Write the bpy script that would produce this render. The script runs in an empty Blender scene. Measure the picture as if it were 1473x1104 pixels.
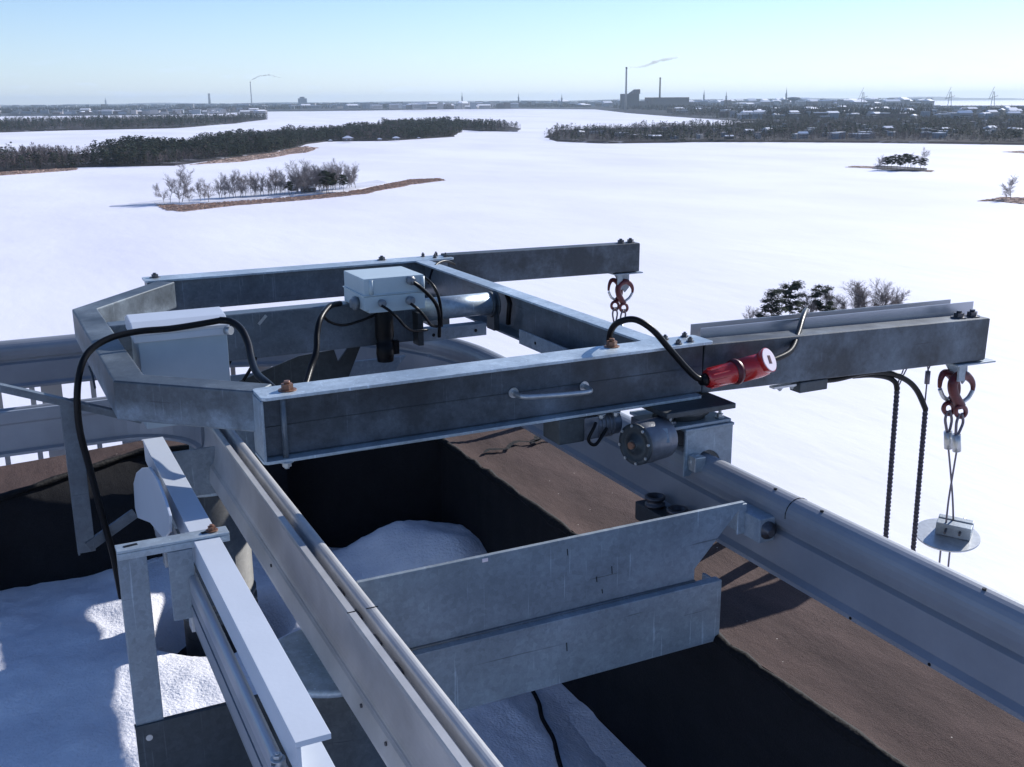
import bpy, bmesh, math, random
import numpy as np
from mathutils import Vector, Matrix, noise
rnd = random.Random(7)
C = bpy.context.scene.collection
S = bpy.context.scene
# ------------------------------------------------------------------ camera
F0 = 1520.0; PCX, PCY = 736.5, 552.0
def _d(p):
    v = Vector((p[0]-PCX, -(p[1]-PCY), -F0)); return v.normalized()
AX = _d((3950, 120)); AY = _d((-40, 152)); AY = (AY - AX*AX.dot(AY)).normalized(); AZ = AX.cross(AY)
ROT = Matrix((AX, AY, AZ))
CAM = Vector((-0.71516752, -3.07747091, 1.05119223))
cd = bpy.data.cameras.new('camera'); cam = bpy.data.objects.new('camera', cd); C.objects.link(cam)
cam.matrix_world = Matrix.Translation(CAM) @ ROT.to_4x4()
cd.sensor_width = 36; cd.lens = 36*F0/1473; cd.clip_start = .05; cd.clip_end = 120000
S.camera = cam
def onx(u, v, x): r = ROT @ _d((u, v)); return CAM + r*((x-CAM.x)/r.x)
def ony(u, v, y): r = ROT @ _d((u, v)); return CAM + r*((y-CAM.y)/r.y)
def onz(u, v, z): r = ROT @ _d((u, v)); return CAM + r*((z-CAM.z)/r.z)
LAKE = -72.0
# ------------------------------------------------------------------ light
SAZ, SEL = math.radians(19), math.radians(28.5)      # from +X towards +Y
sundir = Vector((math.cos(SAZ)*math.cos(SEL), math.sin(SAZ)*math.cos(SEL), math.sin(SEL)))
w = bpy.data.worlds.new('World'); S.world = w; w.use_nodes = True
wn, wl = w.node_tree.nodes, w.node_tree.links
bg = wn['Background']; sky = wn.new('ShaderNodeTexSky'); sky.sky_type = 'NISHITA'; sky.sun_disc = False
sky.sun_elevation = SEL; sky.sun_rotation = math.pi/2 - SAZ
sky.air_density = 1.0; sky.dust_density = .1; sky.ozone_density = 2.6; sky.altitude = 70
# faint low cloud banks just over the horizon
tc = wn.new('ShaderNodeTexCoord'); sep = wn.new('ShaderNodeSeparateXYZ'); wl.new(tc.outputs['Generated'], sep.inputs[0])
mp = wn.new('ShaderNodeMapping'); mp.inputs['Scale'].default_value = (9, 9, 48); wl.new(tc.outputs['Generated'], mp.inputs[0])
nz = wn.new('ShaderNodeTexNoise'); nz.inputs['Scale'].default_value = 1.6; nz.inputs['Detail'].default_value = 7; nz.inputs['Roughness'].default_value = .6
wl.new(mp.outputs[0], nz.inputs[0])
cr = wn.new('ShaderNodeMapRange'); cr.inputs[1].default_value = .54; cr.inputs[2].default_value = .8; cr.inputs[4].default_value = .38
wl.new(nz.outputs[0], cr.inputs[0])
hb = wn.new('ShaderNodeMapRange'); hb.inputs[1].default_value = .055; hb.inputs[2].default_value = .012; wl.new(sep.outputs[2], hb.inputs[0])
ml0 = wn.new('ShaderNodeMath'); ml0.operation = 'MULTIPLY'; wl.new(cr.outputs[0], ml0.inputs[0]); wl.new(hb.outputs[0], ml0.inputs[1])
hz_ = wn.new('ShaderNodeMapRange'); hz_.inputs[1].default_value = .13; hz_.inputs[2].default_value = 0; hz_.inputs[4].default_value = .24; hz_.interpolation_type = 'SMOOTHSTEP'; wl.new(sep.outputs[2], hz_.inputs[0])
ml = wn.new('ShaderNodeMath'); ml.operation = 'ADD'; ml.use_clamp = True; wl.new(ml0.outputs[0], ml.inputs[0]); wl.new(hz_.outputs[0], ml.inputs[1])
mx = wn.new('ShaderNodeMix'); mx.data_type = 'RGBA'; wl.new(ml.outputs[0], mx.inputs[0]); wl.new(sky.outputs[0], mx.inputs[6])
mx.inputs[7].default_value = (8.5, 9.0, 10, 1)
wb = wn.new('ShaderNodeMix'); wb.data_type = 'RGBA'; wb.blend_type = 'MULTIPLY'; wb.inputs[0].default_value = 1; wb.inputs[7].default_value = (.83, .95, 1.21, 1)   # cool white balance of the camera
wl.new(mx.outputs[2], wb.inputs[6]); wl.new(wb.outputs[2], bg.inputs[0]); bg.inputs[1].default_value = .101
sl = bpy.data.lights.new('sun', 'SUN'); sl.energy = 4.8; sl.angle = math.radians(.5); sl.color = (1, .97, .93)
so = bpy.data.objects.new('sun', sl); C.objects.link(so); so.rotation_euler = (-sundir).to_track_quat('-Z', 'Y').to_euler()
S.view_settings.view_transform = 'Standard'; S.view_settings.look = 'None'
S.view_settings.exposure = .31; S.view_settings.gamma = 1
S.render.engine = 'CYCLES'
S.cycles.volume_bounces = 0; S.cycles.max_bounces = 6
# ------------------------------------------------------------------ materials
def nodes(m): m.use_nodes = True; return m.node_tree.nodes, m.node_tree.links, m.node_tree.nodes['Principled BSDF']
def plain(name, col, rough=.5, metal=0, bump=0, bscale=80, var=.0, vscale=8, spec=.5, coat=0):
    m = bpy.data.materials.new(name); n, l, b = nodes(m)
    b.inputs['Base Color'].default_value = (*col, 1); b.inputs['Roughness'].default_value = rough
    b.inputs['Metallic'].default_value = metal; b.inputs['Specular IOR Level'].default_value = spec
    if coat: b.inputs['Coat Weight'].default_value = coat
    t = n.new('ShaderNodeTexCoord')
    if var:
        z = n.new('ShaderNodeTexNoise'); z.inputs['Scale'].default_value = vscale; z.inputs['Detail'].default_value = 6
        z.inputs['Roughness'].default_value = .65; l.new(t.outputs['Object'], z.inputs[0])
        r = n.new('ShaderNodeMapRange'); r.inputs[1].default_value = .3; r.inputs[2].default_value = .7
        r.inputs[3].default_value = 1-var; r.inputs[4].default_value = 1+var; l.new(z.outputs[0], r.inputs[0])
        h = n.new('ShaderNodeMix'); h.data_type = 'RGBA'; h.blend_type = 'MULTIPLY'; h.inputs[0].default_value = 1
        h.inputs[6].default_value = (*col, 1); l.new(r.outputs[0], h.inputs[7]); l.new(h.outputs[2], b.inputs['Base Color'])
    if bump:
        z = n.new('ShaderNodeTexNoise'); z.inputs['Scale'].default_value = bscale; z.inputs['Detail'].default_value = 5; l.new(t.outputs['Object'], z.inputs[0])
        u = n.new('ShaderNodeBump'); u.inputs['Strength'].default_value = bump; u.inputs['Distance'].default_value = .01
        l.new(z.outputs[0], u.inputs['Height']); l.new(u.outputs[0], b.inputs['Normal'])
    return m
def galv(name, base, light=1.5, rough=.42, metal=.35, streak=.35, tint=(.86, 1.0, 1.1), band=0):
    """weathered galvanised steel: spangle, pale zinc bloom patches, dull stains"""
    m = bpy.data.materials.new(name); n, l, b = nodes(m)
    t = n.new('ShaderNodeTexCoord')
    def nzt(scale, detail=6, rough_=.6, mapping=None):
        z = n.new('ShaderNodeTexNoise'); z.inputs['Scale'].default_value = scale; z.inputs['Detail'].default_value = detail; z.inputs['Roughness'].default_value = rough_
        if mapping:
            q = n.new('ShaderNodeMapping'); q.inputs['Scale'].default_value = mapping; l.new(t.outputs['Object'], q.inputs[0]); l.new(q.outputs[0], z.inputs[0])
        else: l.new(t.outputs['Object'], z.inputs[0])
        return z
    def rng(src, a, b_, c=0., d=1.):
        r = n.new('ShaderNodeMapRange'); r.inputs[1].default_value = a; r.inputs[2].default_value = b_; r.inputs[3].default_value = c; r.inputs[4].default_value = d
        l.new(src, r.inputs[0]); return r.outputs[0]
    big = nzt(3.2, 8, .68); sp = n.new('ShaderNodeTexVoronoi'); sp.inputs['Scale'].default_value = 70; l.new(t.outputs['Object'], sp.inputs[0])
    st = nzt(2.5, 7, .6, (1, 1, .18)); fine = nzt(150, 3)
    def mul(a, k):
        q = n.new('ShaderNodeMath'); q.operation = 'MULTIPLY'; l.new(a, q.inputs[0])
        if isinstance(k, float): q.inputs[1].default_value = k
        else: l.new(k, q.inputs[1])
        return q.outputs[0]
    sc = nzt(3.0, 2, .5, (30, 30, 1.1)); sc2 = nzt(2.2, 2, .5, (1.2, 1.2, 45))
    f = mul(mul(rng(big.outputs[0], .42, .72, .8, light), rng(sp.outputs['Color'], 0, 1, .88, 1.12)), mul(rng(st.outputs[0], .35, .65, 1-streak, 1.12), mul(mul(rng(fine.outputs[0], .3, .7, .93, 1.07), rng(sc.outputs[0], .68, .72, 1, 1.45)), rng(sc2.outputs[0], .70, .74, 1, .6))))
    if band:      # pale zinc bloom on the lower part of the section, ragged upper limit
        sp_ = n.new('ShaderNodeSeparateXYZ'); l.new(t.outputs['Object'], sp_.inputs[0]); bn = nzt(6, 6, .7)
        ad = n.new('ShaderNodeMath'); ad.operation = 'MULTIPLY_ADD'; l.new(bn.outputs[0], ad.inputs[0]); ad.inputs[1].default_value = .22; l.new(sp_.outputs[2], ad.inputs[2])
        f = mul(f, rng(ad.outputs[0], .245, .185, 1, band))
    h = n.new('ShaderNodeMix'); h.data_type = 'RGBA'; h.blend_type = 'MULTIPLY'; h.inputs[0].default_value = 1
    h.inputs[6].default_value = (base*tint[0], base*tint[1], base*tint[2], 1); l.new(f, h.inputs[7]); l.new(h.outputs[2], b.inputs['Base Color'])
    b.inputs['Metallic'].default_value = metal
    l.new(rng(big.outputs[0], .35, .7, rough-.06, rough+.14), b.inputs['Roughness'])
    u = n.new('ShaderNodeBump'); u.inputs['Strength'].default_value = .12; u.inputs['Distance'].default_value = .004
    l.new(fine.outputs[0], u.inputs['Height']); l.new(u.outputs[0], b.inputs['Normal'])
    return m
M = {}
M['beam'] = galv('weathered_galvanised_beam', .062, 3.2, .5, .3, .3, (.80, .98, 1.18))
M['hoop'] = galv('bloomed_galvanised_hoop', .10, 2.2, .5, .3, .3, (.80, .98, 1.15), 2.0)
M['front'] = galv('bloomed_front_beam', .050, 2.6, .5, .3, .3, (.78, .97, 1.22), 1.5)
M['plate'] = galv('galvanised_plate', .34, 1.2, .5, .25, .12, (.84, .99, 1.12))
M['light'] = galv('bright_galvanised', .52, 1.3, .4, .4, .2)
M['tube'] = galv('blue_grey_tube', .15, 1.5, .4, .3, .2, (.82, .98, 1.14))
M['dark'] = galv('dull_dark_steel', .07, 1.5, .5, .4, .3)
M['column'] = galv('galvanised_column', .15, 1.6, .6, .2, .5, (1, 1, .98))
M['alu'] = plain('anodised_aluminium', (.46, .47, .50), .32, .55, .05, 120, .08, 3)
M['rail'] = plain('extruded_rail_aluminium', (.27, .285, .315), .42, .18, .04, 90, .14, 3)
M['railin'] = plain('worn_rail_aluminium', (.43, .43, .435), .42, .16, .05, 60, .2, 4)
M['white'] = plain('white_powder_coat', (.58, .62, .68), .35, .1, .03, 90, .04, 4)
M['cab'] = plain('grey_cabinet_sheet', (.37, .44, .49), .4, .1, .03, 60, .06, 6)
M['jb'] = plain('pale_grey_plastic', (.45, .53, .56), .42, 0, .04, 120, .05, 9)
M['gland'] = plain('grey_plastic_gland', (.18, .2, .22), .4)
M['black'] = plain('black_rubber', (.008, .008, .009), .36, 0, .06, 200, .2, 40, .16)
M['red'] = plain('red_plastic', (.42, .012, .012), .25, 0, .02, 80, .1, 12, .6, .3)
M['lid'] = plain('pale_pinkish_face', (.85, .72, .74), .3)
M['redh'] = plain('red_painted_forging', (.075, .006, .012), .45, .1, .1, 120, .3, 50)
M['copper'] = plain('rusty_bolt', (.22, .11, .07), .5, .4, .1, 200, .3, 60)
M['bolt'] = plain('dark_bolt_steel', (.10, .10, .11), .4, .7, .05, 150, .2, 60)
M['zinc'] = plain('zinc_fitting', (.45, .47, .48), .35, .6, .06, 120, .15, 40)
M['wire'] = plain('steel_wire_rope', (.14, .13, .16), .5, .5, .2, 300)
M['rope'] = plain('braided_dark_cable', (.035, .032, .05), .6, 0, .2, 300, .2, 90)
M['motor'] = plain('grey_painted_casting', (.15, .16, .185), .42, .3, .15, 60, .25, 20)
M['concrete'] = plain('concrete', (.35, .34, .32), .9, 0, .2, 12, .1, 2)
# roofing felt
def felt(name, cols, spark=True):
    m = bpy.data.materials.new(name); n, l, b = nodes(m)
    t = n.new('ShaderNodeTexCoord')
    z = n.new('ShaderNodeTexNoise'); z.inputs['Scale'].default_value = 2.2; z.inputs['Detail'].default_value = 8; z.inputs['Roughness'].default_value = .62
    mpp = n.new('ShaderNodeMapping'); mpp.inputs['Scale'].default_value = (1.4, .6, 1); l.new(t.outputs['Object'], mpp.inputs[0]); l.new(mpp.outputs[0], z.inputs[0])
    r = n.new('ShaderNodeValToRGB'); r.color_ramp.elements[0].position = .3; r.color_ramp.elements[1].position = .7
    r.color_ramp.elements[0].color = (*cols[0], 1); r.color_ramp.elements[1].color = (*cols[1], 1); l.new(z.outputs[0], r.inputs[0])
    g = n.new('ShaderNodeTexNoise'); g.inputs['Scale'].default_value = 260; g.inputs['Detail'].default_value = 2; l.new(t.outputs['Object'], g.inputs[0])
    gr = n.new('ShaderNodeMapRange'); gr.inputs[1].default_value = .3; gr.inputs[2].default_value = .7; gr.inputs[3].default_value = .7; gr.inputs[4].default_value = 1.3; l.new(g.outputs[0], gr.inputs[0])
    h = n.new('ShaderNodeMix'); h.data_type = 'RGBA'; h.blend_type = 'MULTIPLY'; h.inputs[0].default_value = 1
    l.new(r.outputs[0], h.inputs[6]); l.new(gr.outputs[0], h.inputs[7])
    out = h.outputs[2]
    if spark:   # stray pale granules
        v = n.new('ShaderNodeTexVoronoi'); v.inputs['Scale'].default_value = 14; l.new(t.outputs['Object'], v.inputs[0])
        c2 = n.new('ShaderNodeMath'); c2.operation = 'LESS_THAN'; c2.inputs[1].default_value = .032; l.new(v.outputs['Distance'], c2.inputs[0])
        h2 = n.new('ShaderNodeMix'); h2.data_type = 'RGBA'; l.new(c2.outputs[0], h2.inputs[0]); l.new(out, h2.inputs[6]); h2.inputs[7].default_value = (.55, .5, .45, 1); out = h2.outputs[2]
    l.new(out, b.inputs['Base Color']); b.inputs['Roughness'].default_value = .93; b.inputs['Specular IOR Level'].default_value = .25
    u = n.new('ShaderNodeBump'); u.inputs['Strength'].default_value = .5; u.inputs['Distance'].default_value = .006; l.new(g.outputs[0], u.inputs['Height'])
    u2 = n.new('ShaderNodeBump'); u2.inputs['Strength'].default_value = .35; u2.inputs['Distance'].default_value = .06; l.new(z.outputs[0], u2.inputs['Height']); l.new(u.outputs[0], u2.inputs['Normal'])
    l.new(u2.outputs[0], b.inputs['Normal']); return m
M['felt'] = felt('brown_roofing_felt', ((.046, .030, .028), (.106, .070, .063)))
M['feltb'] = felt('black_roofing_felt', ((.008, .008, .010), (.018, .018, .021)), False)
M['tar'] = plain('tar_joint', (.006, .006, .007), .75, 0, .5, 60, .3, 20, .25)
# snow
def snowmat(name, small):
    m = bpy.data.materials.new(name); n, l, b = nodes(m); t = n.new('ShaderNodeTexCoord')
    b.inputs['Roughness'].default_value = .6; b.inputs['Specular IOR Level'].default_value = .3
    z = n.new('ShaderNodeTexNoise'); z.inputs['Detail'].default_value = 9; z.inputs['Roughness'].default_value = .62
    r = n.new('ShaderNodeValToRGB')
    if small:
        z.inputs['Scale'].default_value = 3.2; l.new(t.outputs['Object'], z.inputs[0])
        r.color_ramp.elements[0].color = (.70, .71, .78, 1); r.color_ramp.elements[1].color = (.88, .88, .93, 1)
    else:
        mpp = n.new('ShaderNodeMapping'); mpp.inputs['Scale'].default_value = (.006, .0028, .004); mpp.inputs['Rotation'].default_value = (0, 0, .6)
        l.new(t.outputs['Object'], mpp.inputs[0]); l.new(mpp.outputs[0], z.inputs[0]); z.inputs['Scale'].default_value = 1
        r.color_ramp.elements[0].color = (.75, .735, .81, 1); r.color_ramp.elements[1].color = (.87, .855, .92, 1)
    r.color_ramp.elements[0].position = .35; r.color_ramp.elements[1].position = .62
    l.new(z.outputs[0], r.inputs[0]); l.new(r.outputs[0], b.inputs['Base Color'])
    g = n.new('ShaderNodeTexNoise'); g.inputs['Scale'].default_value = 75 if small else .12; g.inputs['Detail'].default_value = 6; l.new(t.outputs['Object'], g.inputs[0])
    if not small:
        mp2 = n.new('ShaderNodeMapping'); mp2.inputs['Scale'].default_value = (1, .35, 1); mp2.inputs['Rotation'].default_value = (0, 0, .5); l.new(t.outputs['Object'], mp2.inputs[0]); l.new(mp2.outputs[0], g.inputs[0])
    u = n.new('ShaderNodeBump'); u.inputs['Strength'].default_value = .42 if small else .5; u.inputs['Distance'].default_value = .02 if small else .5
    l.new(g.outputs[0], u.inputs['Height']); l.new(u.outputs[0], b.inputs['Normal'])
    return m
M['snow'] = snowmat('roof_snow', True); M['lake'] = snowmat('lake_snow', False)
M['landsnow'] = plain('snowy_ground', (.62, .62, .68), .8, 0, 0, 1, .25, .02)
# ------------------------------------------------------------------ object helpers
OFF = {}
def tag(o, label=None, cat=None, group=None, kind=None):
    if label: o['label'] = label
    if cat: o['category'] = cat
    if group: o['group'] = group
    if kind: o['kind'] = kind
    return o
def thing(name, label, cat, loc=(0, 0, 0), group=None):
    o = bpy.data.objects.new(name, None); C.objects.link(o); o.location = loc; o.empty_display_size = .1
    OFF[o.name] = Vector(loc); return tag(o, label, cat, group)
class MB:
    def __init__(s): s.v = []; s.f = []; s.sm = []
    def add(s, vs, fs, smooth=False):
        k = len(s.v); s.v += [tuple(x) for x in vs]; s.f += [tuple(i+k for i in f) for f in fs]; s.sm += [smooth]*len(fs); return s
    def box(s, x0, x1, y0, y1, z0, z1):
        return s.add([(x0, y0, z0), (x1, y0, z0), (x1, y1, z0), (x0, y1, z0), (x0, y0, z1), (x1, y0, z1), (x1, y1, z1), (x0, y1, z1)],
                     [(3, 2, 1, 0), (4, 5, 6, 7), (0, 1, 5, 4), (1, 2, 6, 5), (2, 3, 7, 6), (3, 0, 4, 7)])
    def obox(s, c, ax, ay, az, hx, hy, hz):
        c = Vector(c); vs = []
        for dz in (-1, 1):
            for dx, dy in ((-1, -1), (1, -1), (1, 1), (-1, 1)): vs.append(c + ax*hx*dx + ay*hy*dy + az*hz*dz)
        return s.add(vs, [(3, 2, 1, 0), (4, 5, 6, 7), (0, 1, 5, 4), (1, 2, 6, 5), (2, 3, 7, 6), (3, 0, 4, 7)])
    def bar(s, a, b, wd, ht, up=Vector((0, 0, 1))):      # box from a to b
        a = Vector(a); b = Vector(b); d = (b-a); L = d.length; d.normalize(); sd = d.cross(up).normalized(); u = sd.cross(d)
        return s.obox((a+b)/2, d, sd, u, L/2, wd/2, ht/2)
    def prism(s, poly, z0, z1, axis='z', pos=None):
        """poly 2D extruded; axis z: (x,y); axis y: (x,z) extruded over y=z0..z1; axis x: (y,z)"""
        n = len(poly)
        mk = {'z': lambda p, h: (p[0], p[1], h), 'y': lambda p, h: (p[0], h, p[1]), 'x': lambda p, h: (h, p[0], p[1])}[axis]
        vs = [mk(p, z0) for p in poly] + [mk(p, z1) for p in poly]
        fs = [tuple(range(n-1, -1, -1)), tuple(range(n, 2*n))] + [(i, (i+1) % n, (i+1) % n+n, i+n) for i in range(n)]
        return s.add(vs, fs)
    def ring(s, c, ax, r, n, ph=0, ref=None):
        ax = Vector(ax).normalized(); ref = ref or (Vector((0, 0, 1)) if abs(ax.z) < .9 else Vector((1, 0, 0)))
        u = ax.cross(ref).normalized(); v = ax.cross(u)
        return [Vector(c)+u*r*math.cos(2*math.pi*i/n+ph)+v*r*math.sin(2*math.pi*i/n+ph) for i in range(n)]
    def cyl(s, a, b, r, n=20, r2=None, smooth=True):
        a = Vector(a); b = Vector(b); r2 = r if r2 is None else r2
        vs = s.ring(a, b-a, r, n)+s.ring(b, b-a, r2, n)
        k = len(s.v); s.add(vs, [(i, (i+1) % n, (i+1) % n+n, i+n) for i in range(n)], smooth and n > 8)
        s.f += [tuple(k+i for i in range(n-1, -1, -1)), tuple(k+n+i for i in range(n))]; s.sm += [False, False]; return s
    def lathe(s, a, ax, prof, n=28, smooth=True):      # prof: (dist along axis, radius)
        a = Vector(a); ax = Vector(ax).normalized(); vs = []
        for d, r in prof: vs += s.ring(a+ax*d, ax, max(r, 1e-4), n)
        fs = [(j*n+i, j*n+(i+1) % n, (j+1)*n+(i+1) % n, (j+1)*n+i) for j in range(len(prof)-1) for i in range(n)]
        k = len(s.v); s.add(vs, fs, smooth)
        m = (len(prof)-1)*n; s.f += [tuple(k+i for i in range(n-1, -1, -1)), tuple(k+m+i for i in range(n))]; s.sm += [False]*2; return s
    def tube(s, pts, r, n=10, sub=8, closed=False, rf=None):
        pts = [Vector(p) for p in pts]
        if sub > 1 and len(pts) > 2:
            o = []; N = len(pts)
            rngi = range(N if closed else N-1)
            for i in rngi:
                g = lambda j: pts[j % N] if closed else pts[min(max(j, 0), N-1)]
                p0, p1, p2, p3 = g(i-1), g(i), g(i+1), g(i+2)
                for k in range(sub):
                    t = k/sub; o.append(.5*((2*p1)+(p2-p0)*t+(2*p0-5*p1+4*p2-p3)*t*t+(3*p1-p0-3*p2+p3)*t**3))
            if not closed: o.append(pts[-1])
            pts = o
        N = len(pts); vs = []; u = None
        for i in range(N):
            if closed: d = (pts[(i+1) % N]-pts[i-1]).normalized()
            else: d = (pts[min(i+1, N-1)]-pts[max(i-1, 0)]).normalized()
            if u is None: u = d.cross(Vector((0, 0, 1)) if abs(d.z) < .9 else Vector((1, 0, 0))).normalized()
            else: u = (u-d*u.dot(d)).normalized()
            v = d.cross(u); rr = r*(rf(i/(N-1)) if rf else 1)
            vs += [pts[i]+u*rr*math.cos(2*math.pi*k/n)+v*rr*math.sin(2*math.pi*k/n) for k in range(n)]
        m = N if closed else N-1
        fs = [(i*n+k, i*n+(k+1) % n, ((i+1) % N)*n+(k+1) % n, ((i+1) % N)*n+k) for i in range(m) for k in range(n)]
        k = len(s.v); s.add(vs, fs, True)
        if not closed: s.f += [tuple(k+i for i in range(n-1, -1, -1)), tuple(k+(N-1)*n+i for i in range(n))]; s.sm += [False]*2
        return s
    def sweep(s, prof, path, smooth=False):      # prof (lateral right, up) along a horizontal path, mitred
        path = [Vector(p) for p in path]; N = len(path); n = len(prof); vs = []
        for i in range(N):
            a = (path[i]-path[i-1]).normalized() if i else (path[1]-path[0]).normalized()
            b = (path[i+1]-path[i]).normalized() if i < N-1 else a
            if i == 0: a = b
            t = (a+b).normalized(); rt = Vector((t.y, -t.x, 0)); k = 1/max(.3, rt.dot(Vector((a.y, -a.x, 0))))
            vs += [path[i]+rt*p[0]*k+Vector((0, 0, p[1])) for p in prof]
        fs = [(i*n+j, i*n+(j+1) % n, (i+1)*n+(j+1) % n, (i+1)*n+j) for i in range(N-1) for j in range(n)]
        k = len(s.v); s.add(vs, fs, smooth); s.f += [tuple(k+j for j in range(n-1, -1, -1)), tuple(k+(N-1)*n+j for j in range(n))]; s.sm += [False]*2; return s
    def build(s, name, mat, parent=None, bevel=0, seg=2, origin=None, auto=None):
        off = Vector((0, 0, 0))
        if parent is not None: off = OFF[parent.name]
        elif origin is not None: off = Vector(origin)
        me = bpy.data.meshes.new(name); me.from_pydata([Vector(v)-off for v in s.v], [], s.f)
        me.polygons.foreach_set('use_smooth', s.sm)
        bm = bmesh.new(); bm.from_mesh(me)
        bmesh.ops.recalc_face_normals(bm, faces=bm.faces)
        if bevel:
            ed = [e for e in bm.edges if len(e.link_faces) == 2 and e.calc_face_angle(0) > .6]
            bmesh.ops.bevel(bm, geom=ed, offset=bevel, segments=seg, affect='EDGES', profile=.6, clamp_overlap=True)
        bm.to_mesh(me); bm.free(); me.materials.append(mat)
        o = bpy.data.objects.new(name, me); C.objects.link(o); o.parent = parent
        if parent is None: o.location = off
        OFF[o.name] = off; return o
def hexbolt(mb, p, ax, r=.011, h=.009, wash=True):
    p = Vector(p); ax = Vector(ax).normalized()
    if wash: mb.cyl(p, p+ax*.003, r*1.5, 16)
    mb.cyl(p+ax*.003, p+ax*(.003+h), r, 6, smooth=False); mb.cyl(p+ax*(.003+h), p+ax*(.003+h*1.5), r*.5, 10)
V = Vector
# ================================================================== LANDSCAPE
def lk(u, v): p = onz(u, v, LAKE); return (p.x, p.y)
mb = MB()
mb.add([(-20000, -2500, LAKE), (42000, -2500, LAKE), (42000, 42000, LAKE), (-20000, 42000, LAKE)], [(0, 1, 2, 3)])
tag(mb.build('frozen_bay', M['lake']), kind='structure')
# land sheets
def shore(poly, nsub=6, amp=.02):
    """pixel outline -> ground outline with an uneven shoreline"""
    out = []; n = len(poly)
    for i in range(n):
        a = V(lk(*poly[i])); b = V(lk(*poly[(i+1) % n])); L = (b-a).length; nn = V((-(b-a).y, (b-a).x)).normalized()
        for k in range(nsub):
            t = k/nsub; p = a.lerp(b, t); q = noise.noise(V((p.x*.01, p.y*.01, 3)))*L*amp*2 if k else 0
            out.append(p+nn*q)
    return out
def land(name, outline, h, mat, label=None):
    m = MB(); n = len(outline); cx = sum(p.x for p in outline)/n; cy = sum(p.y for p in outline)/n
    inn = [V((cx+(p.x-cx)*.985, cy+(p.y-cy)*.985)) for p in outline]
    m.add([(p.x, p.y, LAKE-.3) for p in outline]+[(p.x, p.y, LAKE+h) for p in inn], [(i, (i+1) % n, (i+1) % n+n, i+n) for i in range(n)]+[tuple(range(n, 2*n))])
    return tag(m.build(name, mat), kind='structure')
def inside(p, poly):
    c = False; n = len(poly); x, y = p
    for i in range(n):
        a = poly[i]; b = poly[i-1]
        if (a[1] > y) != (b[1] > y) and x < (b[0]-a[0])*(y-a[1])/(b[1]-a[1])+a[0]: c = not c
    return c
# forest floor / distant land material: woods, fields and snow seen at kilometres
def landmat(name, dark, lightc, sc, lo, hi):
    m = bpy.data.materials.new(name); n, l, b = nodes(m); t = n.new('ShaderNodeTexCoord')
    mpp = n.new('ShaderNodeMapping'); mpp.inputs['Scale'].default_value = sc; l.new(t.outputs['Object'], mpp.inputs[0])
    z = n.new('ShaderNodeTexNoise'); z.inputs['Scale'].default_value = 1; z.inputs['Detail'].default_value = 8; z.inputs['Roughness'].default_value = .7; l.new(mpp.outputs[0], z.inputs[0])
    r = n.new('ShaderNodeValToRGB'); r.color_ramp.elements[0].position = lo; r.color_ramp.elements[1].position = hi
    r.color_ramp.elements[0].color = (*dark, 1); r.color_ramp.elements[1].color = (*lightc, 1); l.new(z.outputs[0], r.inputs[0]); l.new(r.outputs[0], b.inputs['Base Color'])
    b.inputs['Roughness'].default_value = .95; b.inputs['Specular IOR Level'].default_value = .05; return m
M['farland'] = landmat('wooded_city_land', (.022, .026, .035), (.40, .41, .46), (.006, .0012, .004), .54, .80)
M['woodfloor'] = landmat('wood_floor', (.04, .036, .038), (.45, .45, .5), (.02, .02, .02), .56, .74)
M['reed'] = plain('dry_reeds', (.46, .33, .27), .95, 0, 0, 1, .3, .08)
def vcol(name, spec=.1):
    m = bpy.data.materials.new(name); n, l, b = nodes(m)
    a = n.new('ShaderNodeAttribute'); a.attribute_name = 'tone'
    l.new(a.outputs['Color'], b.inputs['Base Color']); b.inputs['Roughness'].default_value = .9; b.inputs['Specular IOR Level'].default_value = spec
    return m
M['foliage'] = vcol('needle_and_twig_foliage')
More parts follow.
